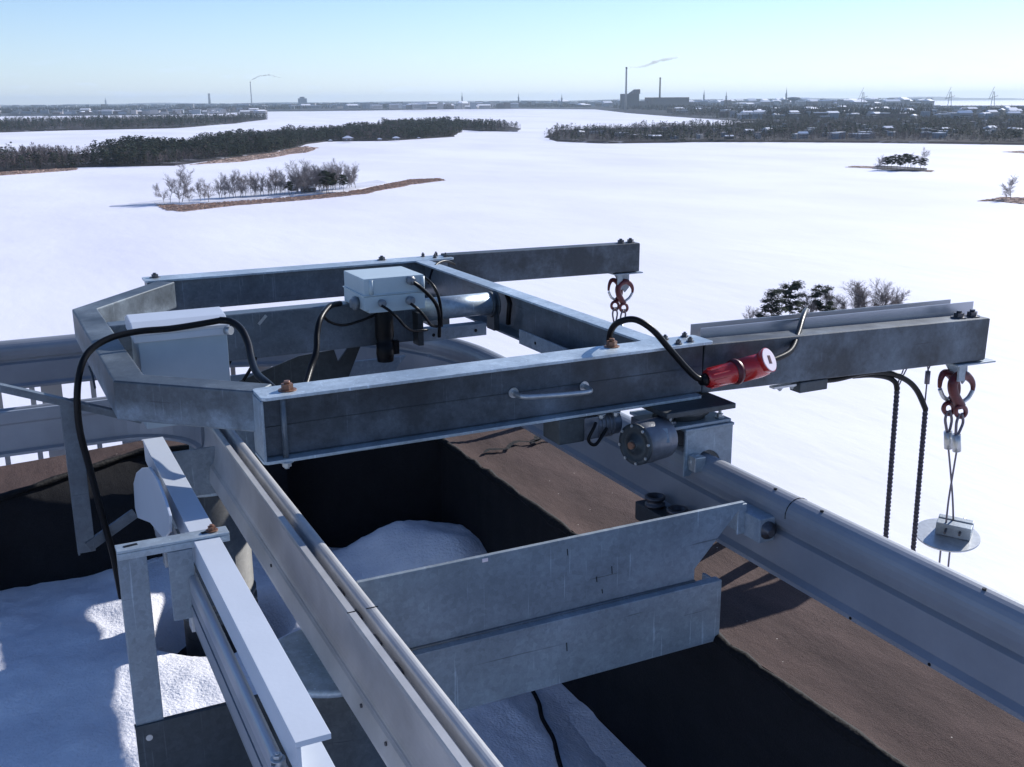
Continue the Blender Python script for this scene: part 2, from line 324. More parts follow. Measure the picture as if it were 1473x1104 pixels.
# --- tree prototypes as numpy triangle soups (verts, colours)
def tri_soup():
    return [], []
def conifer(h, seed, nl=70, spread=.20, pine=False, size=.05, clumps=0):
    r = random.Random(seed); T = []; K = []
    tr = (.07, .045, .035)
    n = 5; rb = h*.013
    for i in range(n):
        a, b = 2*math.pi*i/n, 2*math.pi*(i+1)/n
        T.append(((rb*math.cos(a), rb*math.sin(a), 0), (rb*math.cos(b), rb*math.sin(b), 0), (0, 0, h*.95))); K.append(tr)
    cl = []
    for q in range(clumps):
        if pine: t = .42+.55*(q+r.random())/clumps; rad = h*spread*(.45+.9*math.sin(math.pi*min(1, (t-.34)/.68)))*r.uniform(.25, 1)
        else: t = .10+.86*(q+r.random())/clumps; rad = h*spread*(1.03-t)**.7*r.uniform(.35, 1.0)
        a = r.random()*6.283; cl.append((t, rad, a))
        e = V((rad*math.cos(a), rad*math.sin(a), h*t)); b0 = V((0, 0, h*(t-.05))); sd = V((0, 0, h*.006)); T.append((b0-sd, b0+sd, e)); K.append(tr)
    for i in range(nl):
        if cl:
            t, rad, a = cl[r.randrange(len(cl))]; rr = h*(.052 if pine else .045)
            c = V((rad*math.cos(a), rad*math.sin(a), h*t))+V((r.gauss(0, 1)*rr, r.gauss(0, 1)*rr, r.gauss(0, .42)*rr))
        elif pine:
            t = .45+.55*r.random()**.8; rad = h*spread*(.35+.9*math.sin(math.pi*min(1, (t-.38)/.66)))*(r.random()**.5)
        else:
            t = .12+.88*r.random(); rad = h*spread*(1.06-t)*(.35+.65*r.random()**.5)*1.1
        if not cl: a = r.random()*6.283; c = V((rad*math.cos(a), rad*math.sin(a), h*t-rad*(.12 if pine else .35)))
        s = h*size*(.6+.9*r.random())*(1.1 if pine else (1.3-t*.6))
        g = .6+.8*r.random(); col = (.028*g, .042*g, .026*g) if r.random() > .15 else (.05*g, .05*g, .03*g)
        ou = V((math.cos(a), math.sin(a), -.3)); sd = V((-math.sin(a), math.cos(a), 0))
        for q in range(2):
            e = V((r.uniform(-1, 1), r.uniform(-1, 1), r.uniform(-.6, .6)))*.5
            T.append((c-sd*s*.8+e*s*.4, c+sd*s*.8+e*s*.5, c+ou*s*1.3+V((0, 0, r.uniform(-.5, .5)))*s)); K.append(col)
    return T, K
def bare(h, seed, lv=4, spread=.5, col=(.10, .08, .075), twig=.0016, nb=5, low=.18):
    r = random.Random(seed); T = []; K = []
    def seg(a, b, ra, rb, c):
        d = (b-a).normalized(); u = d.cross(V((.3, .8, .1))).normalized(); v = d.cross(u)
        A = [a+u*ra, a-u*ra*.5+v*ra*.87, a-u*ra*.5-v*ra*.87]; B = [b+u*rb, b-u*rb*.5+v*rb*.87, b-u*rb*.5-v*rb*.87]
        for i in range(3):
            j = (i+1) % 3; T.append((A[i], A[j], B[j])); K.append(c); T.append((A[i], B[j], B[i])); K.append(c)
    def grow(p, d, L, rad, l):
        n = 3 if l < 3 else 2; q = p; dd = d
        for i in range(n):
            dd = (dd+V((r.uniform(-.2, .2), r.uniform(-.2, .2), r.uniform(-.05, .16)))).normalized()
            q2 = q+dd*L/n; ra = rad*(1-i/n*.5); rb_ = rad*(1-(i+1)/n*.5); g = .8+.4*r.random()
            seg(q, q2, ra, rb_, (col[0]*g, col[1]*g, col[2]*g))
            if l < lv:
                for k in range(nb if l else 3):
                    if l == 0 and i == 0 and r.random() < .55: continue
                    a = r.random()*6.283; s = spread*(.7+.6*r.random()); pe = dd.cross(V((math.cos(a), math.sin(a), .2))).normalized()
                    st = q.lerp(q2, r.uniform(.25, 1)); grow(st, (dd*(1-s*.5)+pe*s+V((0, 0, .15))).normalized(), L*r.uniform(.38, .58), max(rb_*.5, h*twig), l+1)
            q = q2
    grow(V((0, 0, 0)), V((0, 0, 1)), h*.82, h*.014, 0)
    return T, K
def soup_obj(name, T, K, mat=None, label=None, cat=None, group=None, kind=None, loc=None, parent=None):
    T = np.array([[tuple(a) for a in t] for t in T], dtype=np.float32); n = len(T)
    me = bpy.data.meshes.new(name); me.vertices.add(n*3); me.vertices.foreach_set('co', T.reshape(-1))
    me.loops.add(n*3); me.loops.foreach_set('vertex_index', np.arange(n*3, dtype=np.int32))
    me.polygons.add(n); me.polygons.foreach_set('loop_start', np.arange(0, n*3, 3, dtype=np.int32))
    at = me.attributes.new('tone', 'FLOAT_COLOR', 'POINT')
    k = np.ones((n, 3, 4), dtype=np.float32); k[:, :, :3] = np.array(K, dtype=np.float32)[:, None, :]; at.data.foreach_set('color', k.reshape(-1))
    me.update(calc_edges=True); me.materials.append(mat or M['foliage'])
    o = bpy.data.objects.new(name, me); C.objects.link(o)
    if loc is not None: o.location = loc
    o.parent = parent; OFF[o.name] = V((0, 0, 0))
    return tag(o, label, cat, group, kind)
def place_soup(protos, spots):
    """merge many transformed copies of soups into one array. spots: (x,y,z,scale,rot,idx,gain)"""
    TT = []; KK = []; P = [(np.array([[tuple(a) for a in t] for t in T]), np.array(K)) for T, K in protos]
    for x, y, z, s, a, i, g in spots:
        T, K = P[i]; c, sn = math.cos(a), math.sin(a); Rm = np.array([[c, -sn, 0], [sn, c, 0], [0, 0, 1]])
        TT.append((T.reshape(-1, 3)@Rm.T*s+np.array([x, y, z])).reshape(-1, 3, 3)); KK.append(K*g)
    return np.concatenate(TT), np.concatenate(KK)
con_lo = [conifer(1, s, 34, .20, size=.075) for s in range(4)]+[conifer(1, 20+s, 30, .20, True, .085) for s in range(3)]
def bushy(seed, n=46):      # leafless crown at low detail: upright twig slivers
    r = random.Random(seed); T = []; K = []
    T.append(((-.012, 0, 0), (.012, 0, 0), (0, 0, .8))); K.append((.22, .19, .17)); T.append(((0, -.012, 0), (0, .012, 0), (0, 0, .8))); K.append((.10, .08, .07))
    for i in range(n):
        t = .3+.7*r.random(); a = r.random()*6.283; rad = .26*math.sin(math.pi*min(1, (t-.15)/.9))*r.random()**.5
        p = V((rad*math.cos(a), rad*math.sin(a), t*.93)); q = p+V((p.x*.5+r.uniform(-.03, .03), p.y*.5+r.uniform(-.03, .03), .10+.05*r.random())); s = V((-math.sin(a), math.cos(a), 0))*.016
        g = .7+.6*r.random(); T.append((p-s, p+s, q)); K.append((.15*g, .115*g, .11*g))
    return T, K
bush_lo = [bushy(s) for s in range(3)]
lo = con_lo+bush_lo
def scatter(poly, n, hfun, seed, conf=.6, base=2.0, clump=.006, thr=-.38):
    r = random.Random(seed); xs = [p[0] for p in poly]; ys = [p[1] for p in poly]; out = []; tries = 0
    while len(out) < n and tries < n*80:
        tries += 1; x = r.uniform(min(xs), max(xs)); y = r.uniform(min(ys), max(ys))
        if not inside((x, y), poly): continue
        q = noise.noise(V((x*clump, y*clump, seed)))
        if q < (thr if clump > .0045 else -.62): continue
        isc = r.random() < (conf(x, y) if callable(conf) else conf)+q*1.5; h = hfun(x, y)*r.uniform(.5, 1.1)*(1+.5*noise.noise(V((x*.011, y*.011, 7))))*(1.08 if isc else .9)
        out.append((x, y, LAKE+base-.8, h, r.random()*6.28, r.randrange(7) if isc else 7+r.randrange(3), .75+.5*r.random()))
    return out
def wood(name, label, poly, n, h, seed, conf=.6, base=2.0, clump=.006):
    sp = scatter([tuple(p) for p in poly], n, lambda x, y: h, seed, conf, base, clump); T, K = place_soup(lo, sp)
    return soup_obj(name, T, K, label=label, cat='wood', kind='stuff')
# left peninsula
PA = shore([(-60, 252), (0, 248), (120, 241), (250, 239), (310, 231), (400, 219), (440, 208), (470, 204), (560, 203), (655, 197), (664, 189), (655, 184), (560, 186), (400, 196), (280, 207), (200, 215), (110, 224), (0, 226), (-60, 222)], 5)
land('peninsula_shore', PA, 2, M['woodfloor'])
wood('pine_wood', 'dark mixed pine and birch wood covering the long left peninsula', PA, 9500, 17, 11, lambda x, y: .0 if x/y < .085 else .62)
PB = shore([(560, 187), (650, 186), (690, 189), (745, 190), (750, 186), (700, 181), (600, 180), (540, 182)], 4)
land('far_point', PB, 2, M['woodfloor'])
wood('far_pine_wood', 'dark pine wood on the low point right of the long peninsula', PB, 1800, 19, 12, .8)
PC = shore([(-80, 194), (0, 191), (100, 188), (250, 185), (340, 178), (386, 172), (380, 169), (250, 171), (0, 177), (-80, 180)], 4)
land('far_left_shore', PC, 3, M['woodfloor'])
wood('distant_left_wood', 'bluish dark wood along the far left shore below the city', PC, 4500, 21, 13, .6)
PD = shore([(782, 198), (800, 204), (870, 207), (1000, 205), (1100, 205), (1250, 206), (1400, 208), (1520, 210), (1530, 170), (1400, 168), (1200, 170), (1100, 176), (1040, 182), (960, 184), (880, 186), (800, 189)], 4)
land('suburb_shore', PD, 3, M['woodfloor'])
wood('suburb_wood', 'dark wood between the snowy roofs of the right shore', PD, 12500, 15, 14, .5, 2.5, .004)
# distant mainland: low undulating sheet out to the skyline
def farland():
    m = MB(); cols = []
    front = [(-300, 172), (0, 168), (250, 166), (380, 161), (500, 160), (620, 158), (760, 157), (860, 158), (900, 163), (960, 168), (1060, 175), (1150, 176), (1300, 172), (1470, 168), (1700, 166)]
    back = [146.8]*len(front); nU = 90; nD = 16; vs = []
    def fv(u):
        for (a, b), (c, d) in zip(front, front[1:]):
            if a <= u <= c: return b+(d-b)*(u-a)/(c-a)
        return front[-1][1]
    for i in range(nU+1):
        u = -300+2000*i/nU; hz = 151.7-.008*u; v0 = fv(u)
        if u > 1340: lim = 153.5-.0
        else: lim = hz+2.2
        for j in range(nD+1):
            t = j/nD; v = v0+(lim-v0)*(t**.6 if True else t); p = onz(u, v, LAKE)
            d = (p-CAM).length; hgt = 3+min(40, d*.0026)*(.35+.9*abs(noise.noise(V((p.x*.0004, p.y*.0004, 1)))))*min(1, t*4)
            if j == 0: hgt = -.5
            if u > 1340: hgt = min(hgt, 8)
            vs.append((p.x, p.y, LAKE+hgt))
    fs = [(i*(nD+1)+j, (i+1)*(nD+1)+j, (i+1)*(nD+1)+j+1, i*(nD+1)+j+1) for i in range(nU) for j in range(nD)]
    m.add(vs, fs, True); return tag(m.build('city_land', M['farland']), kind='structure')
farland()
lofar = []
for q_ in range(3):
    r_ = random.Random(q_); T_ = []; K_ = []
    for i_ in range(9):
        a_ = r_.random()*6.28; t_ = r_.random(); w_ = .5*(1.1-t_); g_ = r_.uniform(.6, 1.3)
        T_.append(((w_*math.cos(a_), w_*math.sin(a_), t_*.7), (w_*math.cos(a_+2.2), w_*math.sin(a_+2.2), t_*.7), (0, 0, t_*.7+.4))); K_.append((.032*g_, .038*g_, .036*g_) if q_ else (.07*g_, .055*g_, .055*g_))
    lofar.append((T_, K_))
def farwood(n_, u0, u1, va, vb, seed):
    r_ = random.Random(seed); sp = []
    while len(sp) < n_:
        u = r_.uniform(u0, u1); v = va(u)+(vb(u)-va(u))*r_.random(); p = onz(u, v, LAKE); d = (p-CAM).length
        if noise.noise(V((p.x*.0011, p.y*.0007, 2))) < -.12: continue
        sp.append((p.x, p.y, LAKE+2+min(20, d*.0014), r_.uniform(13, 24)*(1+d*.00005), r_.random()*6.28, r_.randrange(3), r_.uniform(.7, 1.3)))
    return place_soup(lofar, sp)
fu = lambda u: 172 if u < 0 else (166-.013*u*1.0 if u < 380 else (160.5-.009*(u-380) if u < 760 else 157.5+max(0, (u-860))*.05 if u < 1100 else 172))
T_, K_ = farwood(16000, -60, 1340, lambda u: 151.9-.008*u+2.4, fu, 77)
soup_obj('city_trees', T_, K_, label='dark bluish tree cover between the roofs of the far city', cat='trees', kind='stuff')
PE = [V(lk(u, v)) for u, v in [(960, 168), (1060, 176), (1150, 177), (1300, 173), (1500, 169), (1500, 158), (1300, 158), (1150, 160), (1000, 160)]]
wood('town_wood', 'dark belt of trees between the right shore and the harbour', PE, 5200, 19, 15, .6, 6, .002)
m = MB(); n = 60; vs = []
for i in range(n+1):
    a = math.radians(92-62*i/n); d = 30000; h = 85+50*noise.noise(V((i*.35, 0, 0)))+10*noise.noise(V((i*1.7, 5, 0)))
    h = h if i < 48 else max(4, h-(i-48)*14)
    c, s = math.cos(a), math.sin(a); vs += [(d*c, d*s, LAKE-1), ((d+1500)*c, (d+1500)*s, LAKE+h), ((d+6000)*c, (d+6000)*s, LAKE-1)]
m.add(vs, [(i*3+k, i*3+3+k, i*3+4+k, i*3+1+k) for i in range(n) for k in range(2)], True)
tag(m.build('hills', plain('far_hill_forest', (.05, .06, .07), .95, var=.2, vscale=.001)), kind='structure')
# reed beds and the island spits
def reeds(name, label, px, n, seed, hh=1.6):
    poly = shore(px, 5, .03); r = random.Random(seed); T = []; K = []
    xs = [p.x for p in poly]; ys = [p.y for p in poly]; P = [tuple(p) for p in poly]; k = 0
    zb = LAKE+.15
    while k < n:
        x = r.uniform(min(xs), max(xs)); y = r.uniform(min(ys), max(ys))
        if not inside((x, y), P): continue
        k += 1; s = r.uniform(1.2, 2.6); a = r.random()*3.14; h = hh*.45*r.uniform(.6, 1.2); g = r.uniform(.7, 1.15)
        dx, dy = math.cos(a)*s, math.sin(a)*s; T.append(((x-dx, y-dy, zb), (x+dx, y+dy, zb), (x+dx*.4, y, zb+h))); K.append((.62*g, .46*g, .37*g))
        T.append(((x-dx*.3, y-dy, zb), (x+dx, y-dy*.2, zb+.25), (x, y+dx, zb+.35))); K.append((.58*g, .43*g, .35*g))
    soup_obj(name, T, K, label=label, cat='reeds', kind='stuff')
    land('reed_ground', poly, .2, M['reed'])
reeds('reed_bed', 'tan dry reed bed along the front of the long island', [(222, 293), (240, 303), (262, 305), (330, 297), (440, 288), (530, 279), (590, 266), (640, 260), (632, 257), (590, 259), (550, 267), (520, 273), (440, 283), (330, 291), (260, 296)], 5200, 1)
reeds('peninsula_reed_bed', 'tan reed strip at the tip of the left peninsula', [(270, 238), (350, 233), (440, 220), (460, 213), (440, 211), (400, 217), (330, 227)], 2200, 2)
reeds('left_reed_bed', 'thin brown reed strip at the left picture edge', [(-60, 257), (0, 253), (110, 245), (110, 242), (0, 248), (-60, 251)], 1200, 3)
reeds('right_reed_bed', 'grey brown reed strip beside the small tree at the right edge', [(1405, 290), (1440, 284), (1473, 285), (1500, 288), (1500, 296), (1460, 293), (1430, 290)], 700, 4, .8)
reeds('thin_reed_bed', 'thin reed streak left of the small round island', [(1215, 241), (1260, 243), (1340, 248), (1345, 246), (1262, 240), (1230, 239)], 500, 5, .7)
reeds('edge_reed_bed', 'brown reed patch on the far right shore of the ice', [(1440, 219), (1473, 217), (1500, 218), (1500, 222), (1473, 221)], 300, 6, .8)
isl = shore([(155, 298), (222, 296), (300, 292), (400, 285), (500, 277), (560, 264), (545, 260), (520, 264), (500, 266), (420, 270), (330, 278), (240, 288)], 5, .02)
land('island_ground', isl, .7, M['landsnow'])
land('islet_ground', shore([(1254, 243), (1290, 247), (1334, 247), (1334, 243), (1290, 240), (1260, 239)], 4), .5, M['woodfloor'])
# trees one can tell apart
HB = [bare(1, 40+s, 3, .62, (.27, .24, .235), .0024, 4) for s in range(4)]
HBN = [bare(1, 60+s, 3, .6, (.20, .165, .15), .0022, 5) for s in range(2)]
HC = [conifer(1, 80+s, 4200, .34, False, .022, 95) for s in range(2)]+[conifer(1, 90+s, 3200, .24, True, .023, 26) for s in range(3)]
protomesh = {}
def tree(name, T, K, key, x, y, z, h, label, group, cat='tree', rot=None, sx=1):
    rt = rnd.random()*6.28 if rot is None else rot
    if key not in protomesh:
        o = soup_obj(name, T, K); protomesh[key] = o.data
    else:
        o = bpy.data.objects.new(name, protomesh[key]); C.objects.link(o)
    o.location = (x, y, z); o.scale = (h*sx, h*sx, h); o.rotation_euler = (0, 0, rt); return tag(o, label, cat, group)
def island_row():
    specs = [(236, 292, 22), (245, 293, 30), (262, 291, 44), (258, 293, 26), (272, 292, 18), (289, 290, 24), (300, 291, 26), (295, 290, 20)]
    for i in range(34): specs.append((316+i*4.9+rnd.uniform(-2, 2), 286-i*.32+rnd.uniform(-1, 1), rnd.uniform(22, 30)))
    for i in range(20): specs.append((430+i*4.2+rnd.uniform(-2, 2), 279-i*.44+rnd.uniform(-1.5, 1), rnd.uniform(26, 37)-(6 if i < 2 or i > 16 else 0)))
    for i, (u, v, hp) in enumerate(specs):
        p = onz(u, v, LAKE+.5); d = (p-CAM).length; h = hp*d/F0*.93
        T, K = HB[i % 4]
        lab, gr = 'leafless grey birch in the row on the long island', 'leafless trees in the row on the long island'
        if i == 2: lab, gr = 'tallest slender leafless tree near the left tip of the long island', None
        elif i < 8: lab, gr = 'low leafless tree at the sparse left end of the long island', 'leafless trees at the sparse left end of the long island'
        elif i > 41: lab, gr = 'leafless tree in the dense clump by the hut on the island', 'leafless trees in the dense clump by the island hut'
        tree('birch_tree', T, K, 'b%d' % (i % 4), p.x, p.y, p.z, h, lab, gr, sx=1.25)
    for i, (u, v, hp) in enumerate([(417, 282, 20), (470, 279, 32), (478, 278, 28), (494, 276, 24)]):
        p = onz(u, v, LAKE+.5); d = (p-CAM).length; T, K = HC[2+i % 3]
        tree('pine_tree', T, K, 'c%d' % (2+i % 3), p.x, p.y, p.z, hp*d/F0, ['small dark evergreen standing before the gap in the island row', 'tall dark pine in the middle of the island clump', 'dark pine right of the tallest one in the island clump', 'short dark pine at the right end of the island clump'][i], None)
island_row()
for i in range(13):
    u = 1260+i*5.7+rnd.uniform(-2, 2); hp = [12, 14, 16, 17, 18, 20, 17, 21, 20, 15, 18, 22, 16][i]; p = onz(u, 244.5+rnd.uniform(-1, 1.2), LAKE+.4); d = (p-CAM).length
    if i in (0, 1, 9, 11): T, K = HB[i % 4]; tree('birch_tree', T, K, 'b%d' % (i % 4), p.x, p.y, p.z, hp*d/F0, 'leafless tree among the pines of the small round island', 'leafless trees on the small round island', sx=1.4)
    else: T, K = HC[2+i % 3]; tree('pine_tree', T, K, 'c%d' % (2+i % 3), p.x, p.y, p.z, hp*d/F0, 'dark pine on the small round island on the right', 'dark pines on the small round island')
p = onz(1454, 287, LAKE+.3); tree('birch_tree', *HB[1], 'b1', p.x, p.y, p.z, 23*(p-CAM).length/F0, 'lone leafless tree on the reed strip at the right edge', None, sx=1.5)
p = onz(1447, 287, LAKE+.3); tree('birch_tree', *HB[2], 'b2', p.x, p.y, p.z, 14*(p-CAM).length/F0, 'smaller leafless tree left of the lone one at right edge', None, sx=1.5)
# trees near the tower, above the right beam
near = [(1108, 480, 64, 0, 'stout dark spruce nearest the left end of the beam channel', 1.15), (1135, 472, 66, 3, 'tall open pine with separate foliage clumps, second from left', .95),
        (1152, 478, 38, 4, 'short pine half hidden behind the tall open pine', 1), (1178, 470, 58, 2, 'dense round topped pine beside the upright cable end', .9), (1190, 474, 34, 4, 'small dark pine at the foot of the round topped pine', 1)]
for u, v, hp, k, lab, sx in near:
    p = onz(u, v, LAKE+.3); T, K = HC[k]; tree('spruce_tree' if k < 2 else 'pine_tree', T, K, 'c%d' % k, p.x, p.y, p.z, hp*(p-CAM).length/F0, lab, None, sx=sx)
for i, (u, v, hp) in enumerate([(1200, 470, 40), (1216, 468, 36), (1228, 468, 44), (1243, 466, 50), (1256, 466, 44), (1268, 464, 40), (1282, 463, 34), (1292, 461, 30), (1072, 480, 28), (1088, 480, 26), (1165, 474, 38)]):
    p = onz(u, v, LAKE+.3); T, K = HBN[i % 2]; tree('alder_tree', T, K, 'n%d' % (i % 2), p.x, p.y, p.z, hp*(p-CAM).length/F0, 'leafless pale twiggy tree showing above the beam channel', 'leafless trees showing above the beam channel', sx=1.35)
land('near_islet_ground', shore([(1050, 486), (1110, 484), (1200, 478), (1310, 466), (1300, 458), (1200, 466), (1080, 474)], 4), .3, M['landsnow'])
# ------------------------------------------------------------------ town
M['wall_far'] = plain('town_render', (.33, .31, .31), .9); M['wall_dark'] = plain('town_brick', (.10, .085, .085), .9); M['wall_blue'] = plain('town_panel', (.22, .25, .29), .9)
M['roofsnow'] = plain('snowy_roof', (.80, .80, .86), .8); M['bldark'] = plain('power_station_cladding', (.05, .055, .065), .9)
bproto = []
def building_mesh(i, wmat):
    m = bpy.data.meshes.new('town_building'); bm = bmesh.new()
    vs = [bm.verts.new(p) for p in [(-.5, -.5, -.1), (.5, -.5, -.1), (.5, .5, -.1), (-.5, .5, -.1), (-.5, -.5, .8), (.5, -.5, .8), (.5, .5, .8), (-.5, .5, .8)]]
    for f in [(0, 1, 5, 4), (1, 2, 6, 5), (2, 3, 7, 6), (3, 0, 4, 7)]: bm.faces.new([vs[k] for k in f])
    o = .04
    if i % 2:
        r = [bm.verts.new(p) for p in [(-.5-o, -.5-o, .79), (.5+o, -.5-o, .79), (.5+o, .5+o, .79), (-.5-o, .5+o, .79), (-.5, 0, 1.1), (.5, 0, 1.1)]]
        fs = [(0, 1, 5, 4), (2, 3, 4, 5), (3, 0, 4), (1, 2, 5)]
    else:
        r = [bm.verts.new(p) for p in [(-.5-o, -.5-o, .8), (.5+o, -.5-o, .8), (.5+o, .5+o, .8), (-.5-o, .5+o, .8), (-.5-o, -.5-o, .9), (.5+o, -.5-o, .9), (.5+o, .5+o, .9), (-.5-o, .5+o, .9)]]
        fs = [(4, 5, 6, 7), (0, 1, 5, 4), (1, 2, 6, 5), (2, 3, 7, 6), (3, 0, 4, 7)]
    for f in fs: bm.faces.new([r[k] for k in f]).material_index = 1
    # window bands
    for z in (.2, .45):
        q = [bm.verts.new(p) for p in [(-.42, -.503, z), (.42, -.503, z), (.42, -.503, z+.1), (-.42, -.503, z+.1)]]; bm.faces.new(q).material_index = 2
    bm.to_mesh(m); bm.free(); m.materials.append(wmat); m.materials.append(M['roofsnow']); m.materials.append(M['bldark']); return m
for i, k in enumerate(['wall_far', 'wall_far', 'wall_dark', 'wall_dark', 'wall_blue', 'wall_far']): bproto.append(building_mesh(i, M[k]))
B = []; r = random.Random(5)
def sprinkle(n, u0, u1, v0, v1, w, h, zone, z=3, bot=None):
    for _ in range(n):
        u = r.uniform(u0, u1); v = r.uniform(v0, v1)
        if bot: v = max(v, 0)
        p = onz(u, v, LAKE); d = (p-CAM).length; L = r.uniform(*w); H = r.uniform(*h)
        zz = z if zone != 'city' else 3+min(22, d*.0016)
        B.append((L/d, p.x, p.y, LAKE+zz, L, L*r.uniform(.35, .8), H, r.uniform(-.5, .5), r.randrange(6), zone))
sprinkle(120, 1100, 1473, 172, 203, (8, 22), (7, 13), 'suburb', 3)
sprinkle(34, 830, 1100, 190, 203, (8, 18), (6, 10), 'suburb', 3)
sprinkle(190, 1040, 1473, 156, 176, (16, 46), (12, 24), 'town', 8)
sprinkle(620, -40, 740, 151.5, 160, (30, 110), (20, 55), 'city'); sprinkle(420, -40, 380, 153, 168, (22, 70), (12, 26), 'city'); sprinkle(300, 380, 740, 150, 156, (24, 80), (14, 30), 'city')
sprinkle(420, 740, 1340, 148.5, 157, (40, 120), (22, 58), 'city'); sprinkle(90, 960, 1340, 155, 166, (26, 60), (12, 24), 'city')
B = [b for b in B if not (b[9] == 'city' and False)]
B.sort(key=lambda b: -b[0])
LB = {'suburb': ('snow roofed building in the woods of the right shore', 'snow roofed buildings in the woods of the right shore'),
      'town': ('wide snow roofed block beyond the right shore woods', 'snow roofed blocks beyond the right shore woods'),
      'city': ('small pale snow roofed block of the distant city skyline', 'pale snow roofed blocks of the distant city')}
for b in B[:285]:
    o = bpy.data.objects.new('building', bproto[b[8]]); C.objects.link(o); o.location = b[1:4]; o.scale = (b[4], b[5], b[6]); o.rotation_euler = (0, 0, b[7])
    tag(o, LB[b[9]][0], 'building', LB[b[9]][1])
T = []; K = []
for b in B[285:]:
    c, s = math.cos(b[7]), math.sin(b[7]); wcol = [(.33, .31, .31), (.10, .085, .085), (.22, .25, .29)][b[8] % 3]
    def q(x, y, z): return (b[1]+(x*c*b[4]-y*s*b[5]), b[2]+(x*s*b[4]+y*c*b[5]), b[3]+z*b[6])
    k = [q(-.5, -.5, -.1), q(.5, -.5, -.1), q(.5, .5, -.1), q(-.5, .5, -.1), q(-.5, -.5, .9), q(.5, -.5, .9), q(.5, .5, .9), q(-.5, .5, .9)]
    for f, col in (((0, 1, 5, 4), wcol), ((1, 2, 6, 5), wcol), ((2, 3, 7, 6), wcol), ((3, 0, 4, 7), wcol), ((4, 5, 6, 7), (.8, .8, .86))):
        T.append((k[f[0]], k[f[1]], k[f[2]])); K.append(col); T.append((k[f[0]], k[f[2]], k[f[3]])); K.append(col)
soup_obj('city_blocks', T, K, label='countless tiny roofs of the remaining far city', cat='buildings', kind='stuff')
# huts on the island and villas along the peninsula
def hut(u, v, wpx, label, zb=.6, hp=None):
    p = onz(u, v, LAKE+zb); d = (p-CAM).length; W = wpx*d/F0
    root = thing('cottage', label, 'cottage', (p.x, p.y, p.z)); m = MB(); m.box(p.x-W/2, p.x+W/2, p.y, p.y+W*.7, p.z-.4, p.z+W*.33)
    m.build('wall', M['wall_dark'], root); m = MB(); m.prism([(p.x-W*.57, p.z+W*.32), (p.x+W*.57, p.z+W*.32), (p.x, p.z+W*.56)], p.y-.4, p.y+W*.7+.4, 'y'); m.build('roof', M['roofsnow'], root)
    m = MB()
    for k in (-.25, .2): m.box(p.x+W*(k-.08), p.x+W*(k+.08), p.y-.05, p.y+.02, p.z+W*.1, p.z+W*.24)
    m.build('window', M['wall_blue'], root)
hut(445, 277, 18, 'dark cottage with snowy roof in the island clump'); hut(424, 275, 11, 'tiny cottage left of the dark one on the island')
for u, v, wp, lab in [(502, 203.5, 13, 'white villa with bright snowy roof on the peninsula shore'), (476, 204, 5, 'low dark villa left of the white villa on the shore'), (412, 206, 8, 'villa with pale roof nearest the reed tip of the peninsula'),
                      (547, 202.5, 6, 'grey villa right of the white villa on the shore'), (571, 202, 9, 'pale villa half hidden in pines on the shore'), (603, 200, 4, 'small villa nearest the tip of the wooded shore')]: hut(u, v, wp, lab, 2.3)
# power station with two stacks, other landmarks
def pt(u, dist_v): p = onz(u, dist_v, LAKE); return p
def stack(name, label, u, vb, vt, wpx, cat='chimney', mat='wall_far'):
    p = pt(u, vb); top = ony(u, vt, p.y); d = (p-CAM).length; W = wpx*d/F0
    root = thing(name, label, cat, (p.x, p.y, LAKE)); m = MB(); m.cyl((p.x, p.y, LAKE), (p.x, p.y, top.z), W*.62, 12, W*.42); m.build('shaft', M[mat], root)
    m = MB(); m.cyl((p.x, p.y, top.z-W*.8), (p.x, p.y, top.z+W*.1), W*.5, 12); m.build('rim', M['wall_dark'], root)
    return V((p.x, p.y, top.z)), d
s1, d1 = stack('power_station_chimney', 'tallest pale chimney with a drifting white plume', 900, 160, 97, 2.6)
s2, d2 = stack('power_station_chimney', 'shorter smokeless chimney right of the tallest one', 948.5, 158, 112, 2.4, mat='wall_dark')
s3, d3 = stack('distant_chimney', 'thin pale chimney with smoke on the left skyline', 362.5, 155, 118, 1.4)
stack('water_tower', 'short dark tower on the skyline left of the thin chimney', 302, 155, 135, 3, 'tower', 'wall_dark')
for u, vt, lab in [(746, 133, 'dark church spire near the middle of the skyline'), (808, 135, 'small spire just left of the power station'), (665, 132, 'slim pale spire left of the skyline centre'), (1012, 128, 'pale tower right of the shorter power station chimney'),
                   (1044, 131, 'thin mast right of the pale tower'), (1130, 125, 'thin mast left of the shallow bowl tower'), (153, 140, 'pale slim tower on the far left skyline')]:
    p = pt(u, 156); top = ony(u, vt, p.y); d = (p-CAM).length; m = MB(); m.cyl((p.x, p.y, LAKE), (p.x, p.y, LAKE+(top.z-LAKE)*.7), 1.1*d/F0, 8); m.cyl((p.x, p.y, LAKE+(top.z-LAKE)*.7), (p.x, p.y, top.z), .7*d/F0, 8, .1)
    tag(m.build('church_spire' if 'spire' in lab else 'skyline_mast', M['wall_blue'], origin=(p.x, p.y, LAKE)), lab, 'spire' if 'spire' in lab else 'mast')
p = pt(905, 159); d = (p-CAM).length; k = d/F0
root = thing('power_station', 'dark blocky power station under the tallest chimney', 'power station', (p.x, p.y, LAKE))
m = MB(); m.box(p.x-8*k, p.x+16*k, p.y, p.y+60, LAKE, LAKE+22*k); m.build('boiler_house', M['bldark'], root)
m = MB(); m.prism([(p.x+3*k, LAKE+22*k), (p.x+18*k, LAKE+22*k), (p.x+18*k, LAKE+28*k), (p.x+13*k, LAKE+28*k), (p.x+8*k, LAKE+25*k)], p.y+5, p.y+50, 'y'); m.build('roof', M['wall_dark'], root)
